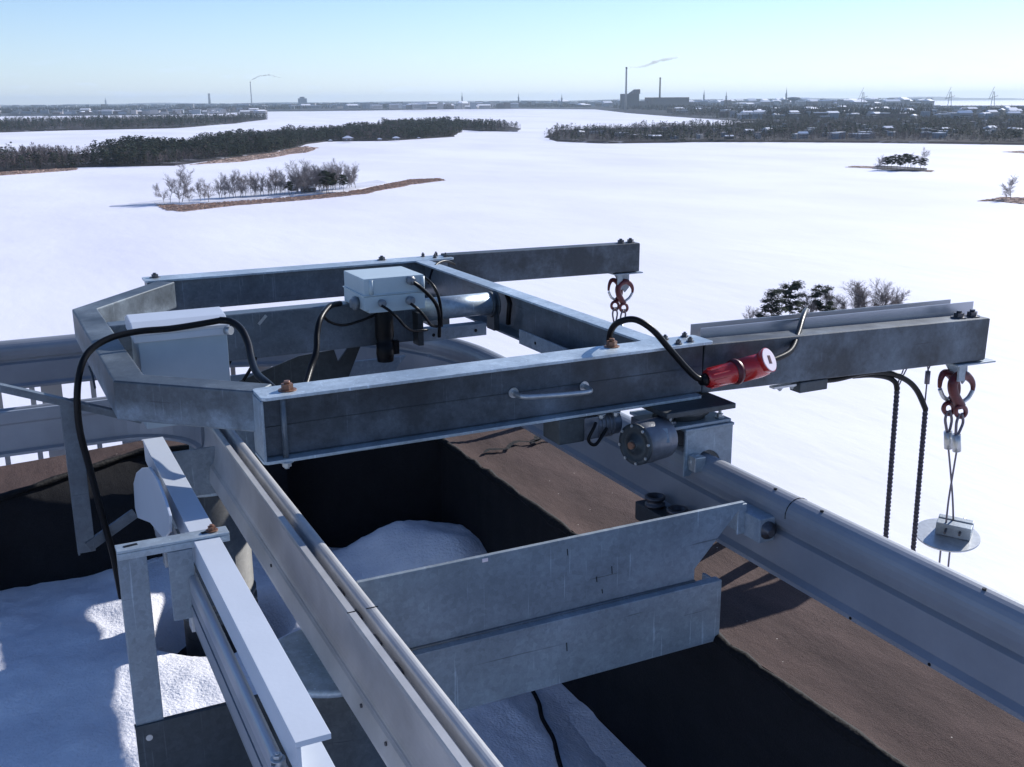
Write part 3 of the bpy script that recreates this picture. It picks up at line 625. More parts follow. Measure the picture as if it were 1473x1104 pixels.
m = MB(); m.box(p.x+17*k, p.x+30*k, p.y, p.y+40, LAKE, LAKE+12*k); m.build('turbine_hall', M['wall_dark'], root)
m = MB(); m.box(p.x+36*k, p.x+100*k, p.y, p.y+90, LAKE, LAKE+17*k)
tag(m.build('warehouse', M['wall_dark'], origin=(p.x+60*k, p.y, LAKE)), 'long dark warehouse right of the power station', 'warehouse')
p = pt(1141, 158); d = (p-CAM).length; k = d/F0; m = MB(); m.lathe((p.x, p.y, LAKE), (0, 0, 1), [(0, 3*k), (11*k, 2*k), (14*k, 9*k), (15.5*k, 9*k), (16.5*k, 2*k)], 20)
tag(m.build('water_tower', M['wall_blue'], origin=(p.x, p.y, LAKE)), 'shallow bowl shaped water tower on the right skyline', 'water tower')
p = pt(437, 157); d = (p-CAM).length; k = d/F0; m = MB(); m.box(p.x-5*k, p.x+5*k, p.y, p.y+80, LAKE, LAKE+14*k); m.box(p.x-3*k, p.x+2*k, p.y+5, p.y+60, LAKE+14*k, LAKE+16*k)
tag(m.build('tower_block', M['wall_blue'], origin=(p.x, p.y, LAKE)), 'squarish block right of the smoking chimney on the skyline', 'building')
for u, lab in [(1365, 'harbour crane nearest the middle of the right skyline'), (1427, 'harbour crane standing farthest right by the sea'), (1240, 'leaning pale harbour crane on the right skyline')]:
    p = pt(u, 160); d = (p-CAM).length; k = d/F0; m = MB(); t = k*.5
    for dx in (-4, 4): m.bar((p.x+dx*k, p.y, LAKE), (p.x+dx*.2*k, p.y, LAKE+24*k), t, t)
    m.bar((p.x, p.y, LAKE+14*k), (p.x, p.y, LAKE+33*k), t, t); m.bar((p.x-9*k, p.y, LAKE+15*k), (p.x+8*k, p.y, LAKE+19*k), t, t); m.bar((p.x, p.y, LAKE+30*k), (p.x-8*k, p.y, LAKE+15*k), t*.7, t*.7)
    tag(m.build('harbour_crane', M['wall_blue'], origin=(p.x, p.y, LAKE)), lab, 'crane')
# smoke plumes as small volumes of puffs
sm = bpy.data.materials.new('smoke'); sm.use_nodes = True; sn = sm.node_tree.nodes; sn.remove(sn['Principled BSDF']); pv = sn.new('ShaderNodeVolumePrincipled')
pv.inputs['Color'].default_value = (1, 1, 1, 1); pv.inputs['Anisotropy'].default_value = .55; pv.inputs['Density'].default_value = .035; sm.node_tree.links.new(pv.outputs[0], sn['Material Output'].inputs['Volume'])
def plume(s, d, pix, label, seed):
    r_ = random.Random(seed); m = bmesh.new(); k = d/F0
    fine = []
    for (a0, b0, c0), (a1, b1, c1) in zip(pix, pix[1:]):
        st_ = max(2, int((a1-a0)/.9)); fine += [(a0+(a1-a0)*i/st_, b0+(b1-b0)*i/st_, (c0+(c1-c0)*i/st_)*(1.0+.35*math.sin((a0+i)*1.3))) for i in range(st_)]
    for (du, dv, rr) in fine:
        for q in range(2):
            c = s+AX*0+V((0, 0, 0)); right = V((ROT[0][0], ROT[1][0], 0)).normalized()
            c = s+right*(du+r_.uniform(-1.5, 1.5))*k+V((0, 0, (dv+r_.uniform(-.5, .5))*k)); 
            bmesh.ops.create_icosphere(m, subdivisions=1, radius=rr*k*r_.uniform(.6, 1.1), matrix=Matrix.Translation(c-s)@Matrix.Diagonal((1.5, 1, .6, 1)))
    me = bpy.data.meshes.new('smoke_plume'); m.to_mesh(me); m.free(); me.materials.append(sm)
    md = None; o = bpy.data.objects.new('smoke_plume', me); C.objects.link(o); o.location = s
    rm = o.modifiers.new('merge', 'REMESH'); rm.mode = 'VOXEL'; rm.voxel_size = k*.38
    tag(o, label, 'smoke', kind='stuff')
plume(s1, d1, [(2, 1, .9), (6, 0, 1.3), (12, 0, 1.7), (18, .5, 2), (24, 1, 2.4), (31, 3.5, 2.6), (38, 6, 3.2), (45, 8.5, 3), (53, 10, 3.2), (60, 11, 2.6), (70, 13, 2.0)], 'white smoke plume drifting right from the tallest chimney', 3)
plume(s3, d3, [(.5, 2, .8), (3, 3, 1.0), (7, 5, 1.2), (12, 7, 1.2), (18, 8, 1.3), (25, 8.5, 1.2), (33, 7, 1), (41, 5, .8)], 'thin smoke streak drifting from the left skyline chimney', 4)
#FOREGROUND
# ================================================================== TOWER TOP
ZF = -.68           # top of the felt covered kerb
OUT = [(-6, 2.45), (-.8, 2.52), (0, 2.62), (.55, 3.2), (1.0, 3.75), (1.95, 3.95), (1.95, -7)]
INN = [(-6, .9), (-2.2, 1.35), (-1.4, 1.72), (-.83, 2.03), (-.17, 2.42), (.33, 2.3), (1.29, 1.92), (1.29, -7)]
tower = thing('water_tower', 'tower top carrying the roof walkway, its kerb and drum', 'tower', (0, 0, ZF))
m = MB(); n = len(OUT); full = [(-6, -7)]+OUT
m.prism(full, -3.4, -1.75); m.build('roof_slab', M['concrete'], tower)
m = MB(); m.lathe((-2, -2, LAKE), (0, 0, 1), [(0, 5.5), (60, 4.5), (68.6, 4.2)], 40); m.build('shaft', M['concrete'], tower)
m = MB()
m.add([(x, y, -1.75) for x, y in OUT]+[(x, y, ZF-.02) for x, y in OUT], [(i, i+1, i+1+n, i+n) for i in range(n-1)])
m.build('outer_wall', M['concrete'], tower)
# felt walkway strips: grids between inner and outer outline
def resample(poly, k):
    P = [V(p) for p in poly]; L = [0]
    for a, b in zip(P, P[1:]): L.append(L[-1]+(b-a).length)
    out = []
    for i in range(k+1):
        s_ = L[-1]*i/k
        for j in range(len(P)-1):
            if s_ <= L[j+1]+1e-6: out.append(P[j].lerp(P[j+1], (s_-L[j])/(L[j+1]-L[j]))); break
    return out
def strip(innr, outr, k, q):
    A = resample(innr, k); Bp = resample(outr, k); vs = []; m = MB()
    for i in range(k+1):
        for j in range(q+1):
            t = j/q; p = A[i].lerp(Bp[i], t)
            if j == 0:
                w_ = .006*noise.noise(V((p.x*4, p.y*4, 0)))+.004*noise.noise(V((p.x*17, p.y*17, 2))); p = p+V((w_, w_*.6))
            z = ZF+.010*noise.noise(V((p.x*1.6, p.y*1.1, 5)))+.004*noise.noise(V((p.x*7, p.y*6, 9)))+(.012*max(0, 1-j/1.5))
            vs.append((p.x, p.y, z))
    m.add(vs, [(i*(q+1)+j, (i+1)*(q+1)+j, (i+1)*(q+1)+j+1, i*(q+1)+j+1) for i in range(k) for j in range(q)], True)
    return m, A, vs, q
m1, A1, v1, q1 = strip(INN[6:][::-1]+[], [(1.95, -7), (1.95, 3.95)], 220, 14)
kerb = thing('roof_kerb', 'wide brown felt kerb with black inner wall around the snowy roof well', 'roof kerb', (1.6, 0, ZF))
m1.build('felt_strip', M['felt'], kerb)
m2, A2, v2, q2 = strip(INN[:7], OUT[:6], 150, 12); m2.build('felt_strip', M['felt'], kerb)
def innerwall(A, vs, q, clip=99):
    m = MB(); N = len(A); top = [vs[i*(q+1)] for i in range(N)]; out = []
    for i in range(N):
        x, y, z = top[i]; r_ = .014*noise.noise(V((x*9, y*9, 7)))
        yc = min(y, clip) if x < .5 else y
        out += [(x, y, z+.001), (x-.006+r_*.3, y-.004, z-.03), (x+.008, yc+.004 if clip > 50 else yc-.01, z-.06 if clip > 50 else z-.07-.25*max(0, y-yc)), (x+.004+r_*.3, yc, -1.2), (x+.004, yc, -1.8)]
    m.add(out, [(i*5+j, i*5+5+j, i*5+6+j, i*5+1+j) for i in range(N-1) for j in range(4)], True); return m
innerwall(A1, v1, q1).build('inner_wall', M['feltb'], kerb); innerwall(A2, v2, q2, 2.03).build('inner_wall', M['feltb'], kerb)
# black rolled lip and tar lines of the felt joints
m = MB(); P = [(v1[i*(q1+1)][0]-.008, v1[i*(q1+1)][1], v1[i*(q1+1)][2]-.008+.004*math.sin(i*1.7)) for i in range(0, len(A1), 2)]; m.tube(P, .017, 8, 1, rf=lambda t: 1+.25*math.sin(t*260)+.2*math.sin(t*97)); m.build('edge_lip', M['tar'], kerb)
m = MB(); P = [(v2[i*(q2+1)][0]-.004, v2[i*(q2+1)][1]-.008, v2[i*(q2+1)][2]-.008) for i in range(0, len(A2), 2)]; m.tube(P, .016, 8, 1, rf=lambda t: 1+.25*math.sin(t*190)); m.build('edge_lip', M['tar'], kerb)
def blot(m, path, wd, seed):
    r_ = random.Random(seed); L = []; Rr = []
    for i, (x, y) in enumerate(path):
        a = V(path[max(i-1, 0)]); b = V(path[min(i+1, len(path)-1)]); d = (b-a).normalized(); nn = V((-d.y, d.x)); w_ = wd*(.5+.5*noise.noise(V((i*.45, seed, 0)))+.12*r_.random())*(0.2 if i in (0, len(path)-1) else 1)
        for s_, lst in ((1, L), (-1, Rr)): lst.append((x+nn.x*w_*s_, y+nn.y*w_*s_, ZF+.02+.0))
    k = len(path); m.add(L+Rr, [(i, i+1, i+1+k, i+k) for i in range(k-1)])
m = MB(); a = onz(695, 652, ZF+.02); b = onz(800, 622, ZF+.02); pth = [(a.x+(b.x-a.x)*t+.012*math.sin(t*31), a.y+(b.y-a.y)*t+.03*math.sin(t*17)) for t in [i/22 for i in range(23)]]; blot(m, pth, .022, 2)
a = onz(760, 636, ZF+.02); blot(m, [(a.x+t*.34, a.y+.05*math.sin(t*4)-.03) for t in [i/12 for i in range(13)]], .02, 4); m.build('tar_seam', M['tar'], kerb)
# outward ballast blocks with round nuts
def block(y, lab):
    root = thing('anchor_block', lab, 'anchor block', (1.40, y, -.50))
    m = MB(); m.box(1.362, 1.438, y-.15, y+.15, -.498, -.425); m.build('base', M['dark'], root, .006)
    m = MB(); m.box(1.385, 1.42, y-.12, y+.12, -.69, -.4985); m.build('foot', M['dark'], root, .004)
    for dy in (-.072, .072):
        m = MB(); m.lathe((1.40, y+dy, -.425), (0, 0, 1), [(0, .038), (.012, .038), (.014, .031), (.026, .031), (.030, .039), (.040, .039), (.041, .028), (.025, .026)], 28); m.build('round_nut', M['bolt'], root)
block(-.04, 'low steel block with two round nuts beside the near outer rail'); block(2.32, 'low steel block with round nuts beside the far bend of the outer rail')
# snow in the well
def snowz(x, y):
    z = -1.12-.20*max(0, min(1, (x-.1)/.9))-.03*max(0, min(1, (y-1.5)))
    z += .04*noise.noise(V((x*1.3, y*1.3, 1)))+.022*noise.noise(V((x*4.5, y*4.5, 4)))+.008*noise.noise(V((x*16, y*16, 8)))+.0035*noise.noise(V((x*45, y*45, 8)))
    z += .27*math.exp(-((((x-1.14)/.36)**2+((y-1.56)/.42)**2)**1.6))*(1+.35*noise.noise(V((x*3, y*3, 3)))); z += .12*math.exp(-(((x-.78)/.32)**2+((y-1.75)/.25)**2))
    z -= .10*max(0, min(1, (x-.95)/.25))*max(0, min(1, (1.2-y)/.5))
    for cx, cy in ((-.015, 1.3), (.03, -.37)):
        d = math.hypot(x-cx, y-cy); z -= .24*math.exp(-((max(0, d-.19)/.09)**2))
    return z
m = MB(); vs = []; st = .022; nx = int(3.6/st); ny = int(5.4/st)
for i in range(nx+1):
    for j in range(ny+1):
        x = -2.25+i*st; y = -2.6+j*st; vs.append((x, y, snowz(x, y)))
m.add(vs, [(i*(ny+1)+j, (i+1)*(ny+1)+j, (i+1)*(ny+1)+j+1, i*(ny+1)+j+1) for i in range(nx) for j in range(ny)], True)
m.add([(-6, -7, -1.42), (1.29, -7, -1.42), (1.29, 2.2, -1.42), (-6, 2.2, -1.42)], [(0, 1, 2, 3)])
tag(m.build('roof_snow', M['snow']), kind='structure')
m = MB()
for cx, cy in ((-.015, 1.3), (.03, -.37)): m.lathe((cx, cy, -1.6), (0, 0, 1), [(0, .31), (.265, .30), (.27, .14)], 32)
tag(m.build('bare_roof', M['feltb']), kind='structure')
m = MB(); P = [(V(onz(u, v, -1.37))[0], V(onz(u, v, -1.37))[1]) for u, v in ((765, 985), (775, 1010), (780, 1040), (795, 1075), (802, 1110), (812, 1150))]
m.tube([(x, y, snowz(x, y)+.006) for x, y in P], .009, 8, 8); tag(m.build('snow_seam_line', M['tar'], origin=(P[0][0], P[0][1], -1.37)), 'thin dark tube standing for a gutter seam in the snow below the lower steel plate', 'cable')  # thin tube added in place of the dark gutter seam line
# ------------------------------------------------------------------ track
ZR = -.19
def arc(cx, cy, R_, a0, a1, k): return [(cx+R_*math.cos(math.radians(a0+(a1-a0)*i/k)), cy+R_*math.sin(math.radians(a0+(a1-a0)*i/k))) for i in range(k+1)]
XO, XI = 1.51, .015
outer = [(XO, -7), (XO, 1.7)]+arc(XO-1.45, 1.75, 1.45, 2, 90, 26)+[(-.6, 3.2), (-7, 3.2)]
prof_o = [(-.050, -.075)]+[(-.052*math.cos(math.radians(a)), -.052+.052*math.sin(math.radians(a))) for a in range(0, 181, 15)]+[(.050, -.075), (.044, -.098), (.030, -.104), (.03, -.235), (.045, -.25), (.045, -.262), (-.068, -.262), (-.068, -.248), (-.046, -.236), (-.044, -.128), (-.028, -.118), (-.028, -.104), (-.044, -.098)]
orail = thing('track_rail', 'outer track rail with round aluminium head, curving left behind the trolley', 'rail', (XO, 0, ZR))
m = MB(); m.sweep(prof_o, [(x, y, ZR) for x, y in outer]); ro = m.build('rail_profile', M['rail'], orail)
for p in ro.data.polygons: p.use_smooth = False
m = MB()      # splice seams and set screws
for y in (-.62, -2.4, .55):
    m.tube([(XO-.0525*math.cos(math.radians(a)), y, ZR-.052+.0528*math.sin(math.radians(a))) for a in range(-10, 191, 20)], .0016, 5, 1)
m.build('splice_seam', M['black'], orail)
m = MB()
for y in (-.52, -.74, -1.35, -1.9): m.cyl((XO-.012, y, ZR-.001), (XO-.012, y, ZR+.003), .006, 8)
for y in (-.95, -1.25): m.cyl((XO-.07, y, ZR-.255), (XO-.067, y, ZR-.255), .005, 8)
m.build('screw', M['black'], orail)
inner = [(XI, -7), (XI, 1.36)]+arc(XI-.35, 1.36, .35, 5, 90, 9)+[(-7, 1.71)]
def prof_in(deep=True):
    c = .022; r_ = .018
    top = [(c+r_*math.cos(math.radians(a)), -.018+r_*math.sin(math.radians(a))) for a in range(180, -1, -20)]
    if deep: web = [(-.052, -.26), (-.052, -.246), (-.046, -.190), (-.040, -.186)]+[(-.040+.020*math.sin(math.radians(a)), -.184+.168*(1-math.cos(math.radians(a)))/2) for a in range(0, 181, 12)]+[(-.043, -.012)]; b = -.26
    else: web = [(-.056, -.19), (-.056, -.178), (-.036, -.170), (-.034, -.06), (-.043, -.05), (-.043, -.012)]; b = -.19
    return [(-.042, -.003), (-.040, 0), (-.022, 0), (-.020, -.004), (-.018, -.038), (.003, -.038)]+top+[(.038, -.06), (.02, -.075), (.02, b+.025), (.05, b+.015), (.05, b)]+web
irail = thing('track_rail', 'inner track rail with paired ridges running from the foreground to the hoop', 'rail', (XI, 0, ZR))
m = MB(); m.sweep(prof_in(), [(x, y, ZR) for x, y in inner[:2]]); m.build('rail_profile', M['railin'], irail)
m = MB(); m.sweep(prof_in(False), [(x, y, ZR) for x, y in [(XI, 1.361)]+inner[2:]]); m.build('rail_bend', M['rail'], irail)
for y in (-.72,):
    m = MB(); m.bar((XI-.044, y, ZR+.0006), (XI-.021, y, ZR+.001), .0016, .002); m.build('splice_seam', M['black'], irail)
    m = MB(); m.bar((XI+.006, y, ZR+.001), (XI+.038, y, ZR+.0005), .0016, .002); m.build('splice_seam', M['black'], irail)
for y in (-.55, -.7, -.85, -1.0):
    m = MB(); m.bar((XI-.008, y, ZR-.036), (XI-.008, y+.05, ZR-.036), .018, .012); m.build('joint_key', M['bolt'], irail)
for y in (-.82, -1.0, .1):
    m = MB(); m.cyl((XI-.048, y, ZR-.205), (XI-.052, y, ZR-.205), .0055, 10); m.build('bolt', M['bolt'], irail)
# cross supports (panel = upper flat plate + lower channel)
def cross(y, lab, x1=1.39, detail=True, zo=0):
    root = thing('cross_support', lab, 'steel support', (.7, y, -.46))
    x0 = XI+.055; m = MB()
    m.prism([(x0, -.47), (x1-.19, -.47), (x1-.19, -.42), (x1-.02, -.245), (x1, -.222), (x0, -.222)], y, y+.015, 'y'); m.build('upper_plate', M['plate'], root, .0015)
    m = MB(); m.box(x0-.02, 1.285, y-.035, y-.025, -.68, -.463); m.box(x0-.02, 1.285, y-.026, y+.0-.001, -.473, -.463)
    m.box(1.275, 1.285, y-.024, y+.06, -.68, -.475); m.box(x0-.02, 1.275, y-.024, y+.06, -.68, -.672)
    m.build('lower_channel', M['plate'], root, .003)
    m = MB(); m.tube([(x0, y-.003, -.463), (.7, y-.003, -.462), (1.2, y-.003, -.463)], .006, 6, 1); m.build('weld_bead', M['tube'], root)
    m = MB(); m.box(1.40, XO-.047, y-.07, y+.10, -.345, -.262); m.box(1.375, 1.41, y+.0101, y+.022, -.34, -.235); m.build('rail_clip', M['plate'], root, .004)
    m = MB(); m.lathe((1.432, y-.070, -.303), (-.25, -.97, 0), [(0, .03), (.006, .03), (.007, .021), (.018, .021), (.019, .012), (.03, .012)], 24); m.build('clip_bolt', M['bolt'], root)
    if detail:
        for u, v, h in ((816, 790, 12), (880, 815, 14), (858, 830, 10), (866, 848, 8), (868, 868, 8), (815, 925, 16)):
            m = MB(); p = ony(u, v, y-.0012 if v < 900 else y-.037); m.bar((p.x, p.y, p.z), (p.x+.002, p.y, p.z-h/560), .002, .0015, V((0, 1, 0))); m.build('scratch', M['tar'], root)
        m = MB(); p = ony(698, 806, y-.002); m.box(p.x-.009, p.x+.009, y-.002, y-.0005, p.z-.006, p.z+.005); m.build('label_plate', M['lid'], root)
    if zo: root.location.z += zo
    return root
cross(-.50, 'long flat steel support spanning from inner rail to kerb in the foreground')
cross(2.24, 'short visible stretch of steel support behind the front beam', 1.24, False, -.07)
def column(cx, cy, lab, rad=.19):
    root = thing('support_column', lab, 'column', (cx, cy, -1.55))
    m = MB(); m.lathe((cx, cy, -1.6), (0, 0, 1), [(0, rad), (.50, rad), (.501, rad+.010), (.517, rad+.010), (.518, rad), (.543, rad), (.544, rad+.010), (.560, rad+.010), (.561, rad), (.586, rad), (.587, rad+.008), (.601, rad+.008), (.602, rad), (1.085, rad)], 48); m.build('pipe', M['column'], root)
    m = MB(); m.lathe((cx, cy, -.515), (0, 0, 1), [(0, rad+.002), (.018, rad+.002), (.019, rad-.01)], 48); m.build('cap_plate', M['light'], root)
    m = MB(); m.box(XI-.03, XI+.035, cy-.15, cy+.15, -.496, -.452); m.build('rail_saddle', M['plate'], root, .004)
column(-.015, 1.30, 'banded galvanised column under the bend of the inner rail', .155); column(.03, -.37, 'wide column at the bottom edge under the inner rail', .2)
m = MB(); m.box(-.24, -.17, 1.12, 1.135, -.62, -.30); m.box(-.24, .0, 1.1355, 1.15, -.50, -.30)
bk = thing('rail_bracket', 'upright steel bracket between the far column and the hoop', 'bracket', (-.1, 1.12, -.62)); m.build('plate', M['plate'], bk, .004)
# balustrade outside the far left track
bal = thing('balustrade', 'pale slatted balustrade behind the left bend of the track', 'railing', (-1, 3.3, -1.9))
m = MB(); m.box(-5, .2, 3.26, 3.30, -1.95, -1.90); m.build('bottom_rail', M['alu'], bal)
x0 = ony(75, 568, 3.27).x
for k in range(-9, 4):
    m = MB(); x = x0+k*.40; m.box(x-.055, x+.055, 3.27, 3.285, -1.9, -.46); m.build('baluster', M['alu'], bal)
for k in range(-9, 5):
    for dx in (.13, .30) if k % 2 == 0 else (.22,):
        m = MB(); x = x0+(k-1)*.40+dx; m.box(x-.014, x+.014, 3.27, 3.285, -1.9, -.46); m.build('baluster', M['alu'], bal)
for i, a in enumerate(range(20, 80, 14)):
    x = XO-1.45+1.53*math.cos(math.radians(a)); y = 1.75+1.53*math.sin(math.radians(a)); m = MB(); m.cyl((x, y, -.47), (x, y, -1.0), .012, 8)
    if y > 3.0: m.build('baluster', M['alu'], bal)
# outriggers carrying the outer rail (stand on the kerb outside the rail)
for i, y in enumerate((-.08, .12, -1.9, -1.7, 1.9, 2.1)):
    m = MB(); m.box(1.80, 1.90, y-.012, y+.012, ZF, -.46); m.box(1.48, 1.90, y-.012, y+.012, -.478, -.456)
    tag(m.build('rail_outrigger', M['plate'], origin=(1.85, y, ZF), bevel=.002), 'steel outrigger plate hidden behind the outer rail', 'bracket', 'outrigger plates under the outer rail')
# ================================================================== TROLLEY
tr = thing('suspension_trolley', 'galvanised roof trolley of two long beams joined by a bent hoop, riding on the track', 'trolley', (.8, 1.2, 0))
# front sleeve: channel with flanges towards the viewer
def plate_poly(x0, x1, y0, y1, r_):
    p = []
    for cx, cy, a0 in ((x1-r_, y1-r_, 0), (x0+r_, y1-r_, 90), (x0+r_, y0+r_, 180), (x1-r_, y0+r_, 270)):
        for a in range(0, 91, 15): p.append((cx+r_*math.cos(math.radians(a0+a)), cy+r_*math.sin(math.radians(a0+a))))
    return p
m = MB(); m.prism(plate_poly(-.055, 1.60, -.028, .105, .018), .190, .200); m.build('top_flange', M['light'], tr, .0015)
m = MB(); m.prism(plate_poly(-.06, 1.56, -.028, .105, .018), -.010, 0); m.build('bottom_flange', M['light'], tr, .0015)
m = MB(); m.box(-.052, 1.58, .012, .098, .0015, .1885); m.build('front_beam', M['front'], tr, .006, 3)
m = MB(); m.box(-.058, -.050, -.026, .10, .0005, .1895); m.build('end_stiffener', M['plate'], tr, .002)
m = MB(); m.cyl((.012, -.010, .0), (.012, -.010, .19), .009, 12); m.build('tie_bolt', M['tube'], tr)
m = MB(); m.add([], []); m.tube([(-.04, .0112, .098), (.4, .0112, .101), (.9, .0112, .099), (1.57, .0112, .100)], .0012, 5, 1); m.build('rolling_seam', M['dark'], tr)
for p, mt in (((.04, .035, .200), 'copper'), ((1.225, .075, .200), 'copper')):
    m = MB(); hexbolt(m, p, (0, 0, 1), .019, .018); m.build('bolt', M[mt], tr)
m = MB(); hexbolt(m, (.012, -.012, -.010), (0, 0, -1), .015, .014); m.build('bolt', M['zinc'], tr)
for x, y in ((1.46, .085), (1.55, .09), (1.46, .0), (1.52, .012)):
    m = MB(); hexbolt(m, (x, y, .200), (0, 0, 1), .010, .010); m.build('bolt', M['bolt'], tr)
# front extension beam, sagging slightly outwards
a = V((1.585, .062, .0885)); b = V((3.075, .062, .045)); m = MB(); m.bar(a, b, .100, .186); m.build('extension_beam', M['beam'], tr, .007, 3)
m = MB(); m.bar((3.0765, .062, .045), (3.080, .062, .0449), .094, .178); m.build('end_cap', M['dark'], tr, .001)
for x in (2.95, 3.03):
    m = MB(); hexbolt(m, (x, .065, .1415-(x-3)*.03), (0, 0, 1), .022, .018); m.build('bolt', M['bolt'], tr)
m = MB(); m.box(2.05, 2.19, .01, .07, -.065, -.022); m.build('sensor_box', M['dark'], tr, .004)
m = MB(); m.box(1.93, 2.04, .02, .05, -.035, -.027); hexbolt(m, (1.97, .035, -.035), (0, 0, -1), .009, .008); hexbolt(m, (2.03, .035, -.035), (0, 0, -1), .009, .008); m.build('sensor_bracket', M['zinc'], tr)
m = MB(); m.prism([(2.90, -.048), (3.13, -.053), (3.13, -.061), (2.90, -.056)], .0, .13, 'y'); m.box(2.935, 2.975, .02, .03, -.13, -.053); m.prism([(2.935, -.055), (3.075, -.055), (3.085, -.15), (3.06, -.175), (3.03, -.125), (2.985, -.12)], .10, .11, 'y'); m.build('hook_yoke', M['plate'], tr, .002)
# handle
m = MB(); m.tube([(.80, .012, .100), (.80, -.03, .100), (.825, -.055, .098), (.95, -.058, .09), (1.05, -.055, .086), (1.075, -.03, .086), (1.075, .012, .088)], .009, 12, 8); m.build('handle', M['zinc'], tr)
m = MB()
for x, z in ((.80, .100), (1.075, .088)): m.cyl((x, .012, z), (x, .007, z), .018, 16)
m.build('handle_rosette', M['zinc'], tr)
# hoop: bent square tube
hp = [(-.014, .106), (-.375, .44), (-.395, 1.78), (.03, 2.36)]
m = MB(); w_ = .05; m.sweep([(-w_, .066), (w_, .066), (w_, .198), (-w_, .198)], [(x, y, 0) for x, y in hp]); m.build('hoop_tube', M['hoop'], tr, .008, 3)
m = MB(); m.tube([(-.455, 1.0, .12), (-.450, .95, .10), (-.448, .9, .06)], .004, 6); m.build('weld_mark', M['dark'], tr)
# back beam
m = MB(); m.prism(plate_poly(-.06, 1.61, 2.40, 2.55, .018), .190, .200); m.build('top_flange', M['light'], tr, .0015)
m = MB(); m.box(-.05, 1.58, 2.43, 2.53, .03, .1885); m.build('back_beam', M['tube'], tr, .006, 3)
m = MB(); m.bar((1.585, 2.50, .122), (2.88, 2.50, .108), .10, .176); m.build('extension_beam', M['beam'], tr, .007, 3)
for x, y in ((.0, 2.50), (1.22, 2.52), (1.47, 2.53), (1.51, 2.45), (1.55, 2.53), (1.58, 2.46)):
    m = MB(); r_ = .018 if x < 1.3 else .009; hexbolt(m, (x, y, .2), (0, 0, 1), r_, .014); m.build('bolt', M['bolt'], tr)
for x in (2.77, 2.84):
    m = MB(); hexbolt(m, (x, 2.5, .197), (0, 0, 1), .02, .016); m.build('bolt', M['bolt'], tr)
m = MB(); m.box(2.70, 2.90, 2.44, 2.56, .008, .016); m.box(2.735, 2.77, 2.47, 2.48, -.09, .01); m.prism([(2.735, .008), (2.85, .008), (2.85, -.09), (2.82, -.12), (2.79, -.07)], 2.52, 2.53, 'y'); m.build('hook_yoke', M['plate'], tr, .002)
# cross beam: channel open to the left
m = MB(); m.box(1.438, 1.446, .106, 2.428, .010, .190); m.build('cross_beam', M['tube'], tr)
m = MB(); m.box(1.372, 1.450, .106, 2.399, .190, .199); m.build('top_flange', M['light'], tr, .001)
m = MB(); m.box(1.372, 1.450, .106, 2.399, .001, .010); m.build('bottom_flange', M['tube'], tr, .001)
m = MB(); m.box(1.355, 1.362, .30, 1.08, -.004, .062); m.build('angle_bracket', M['plate'], tr, .001)
m = MB(); m.cyl((1.356, .92, .03), (1.353, .92, .03), .007, 10); m.build('hole', M['black'], tr)
# mid beam, pivot tube and their brackets
m = MB(); m.box(-.343, .975, 1.335, 1.43, .0, .198); m.build('mid_beam', M['tube'], tr, .007, 3)
m = MB(); m.cyl((.975, 1.36, .135), (1.345, 1.36, .135), .052, 32); m.build('pivot_tube', M['light'], tr)
m = MB(); m.lathe((1.335, 1.36, .13), (1, 0, 0), [(0, .06), (.016, .06), (.017, .045), (.03, .045), (.031, .062), (.037, .062)], 24); m.box(1.345, 1.372, 1.32, 1.40, .01, .12); m.build('pivot_collar', M['dark'], tr)
m = MB(); m.box(.965, 1.295, 1.298, 1.304, .0, .056); m.box(.965, 1.295, 1.3045, 1.36, .050, .056); m.build('angle_bracket', M['plate'], tr, .001)
m = MB()
for x in (1.03, 1.24): m.cyl((x, 1.2975, .027), (x, 1.2965, .027), .008, 12)
m.build('hole', M['black'], tr)
m = MB(); m.box(.945, .972, 1.27, 1.34, -.01, .14); m.build('cable_guard', M['dark'], tr, .003)
gp = [ony(u, v, 1.45) for u, v in ((330, 565), (345, 548), (430, 512), (480, 503), (486, 520), (502, 497), (519, 496), (500, 545), (498, 565))]
m = MB(); m.prism([(p.x, p.z) for p in gp], 1.445, 1.455, 'y'); m.build('gusset_plate', M['dark'], tr)
p1 = ony(552, 455, 1.27); m = MB(); m.lathe((p1.x, 1.27, .175), (0, 0, -1), [(0, .036), (.01, .040), (.12, .042), (.15, .034), (.151, .038), (.20, .040), (.235, .036)], 24); m.box(p1.x+.035, p1.x+.06, 1.25, 1.28, -.03, .03); m.build('limit_switch', M['black'], tr)
# cabinet
m = MB(); m.box(-.285, .035, .90, 1.12, -.12, .225); m.build('control_cabinet', M['cab'], tr, .004); cab = m
cabo = bpy.data.objects['control_cabinet']
m = MB(); m.prism([(.886, .214), (.892, .210), (1.13, .226), (1.13, .268), (1.06, .288), (.96, .276), (.895, .248), (.886, .236)], -.30, .045, 'x'); m.build('cabinet_hood', M['white'], cabo, .003)
m = MB(); p1 = V((.03, .888, .228)); m.cyl(p1, p1+V((.015, -.02, 0)), .016, 14); m.build('cable_clip', M['zinc'], cabo)
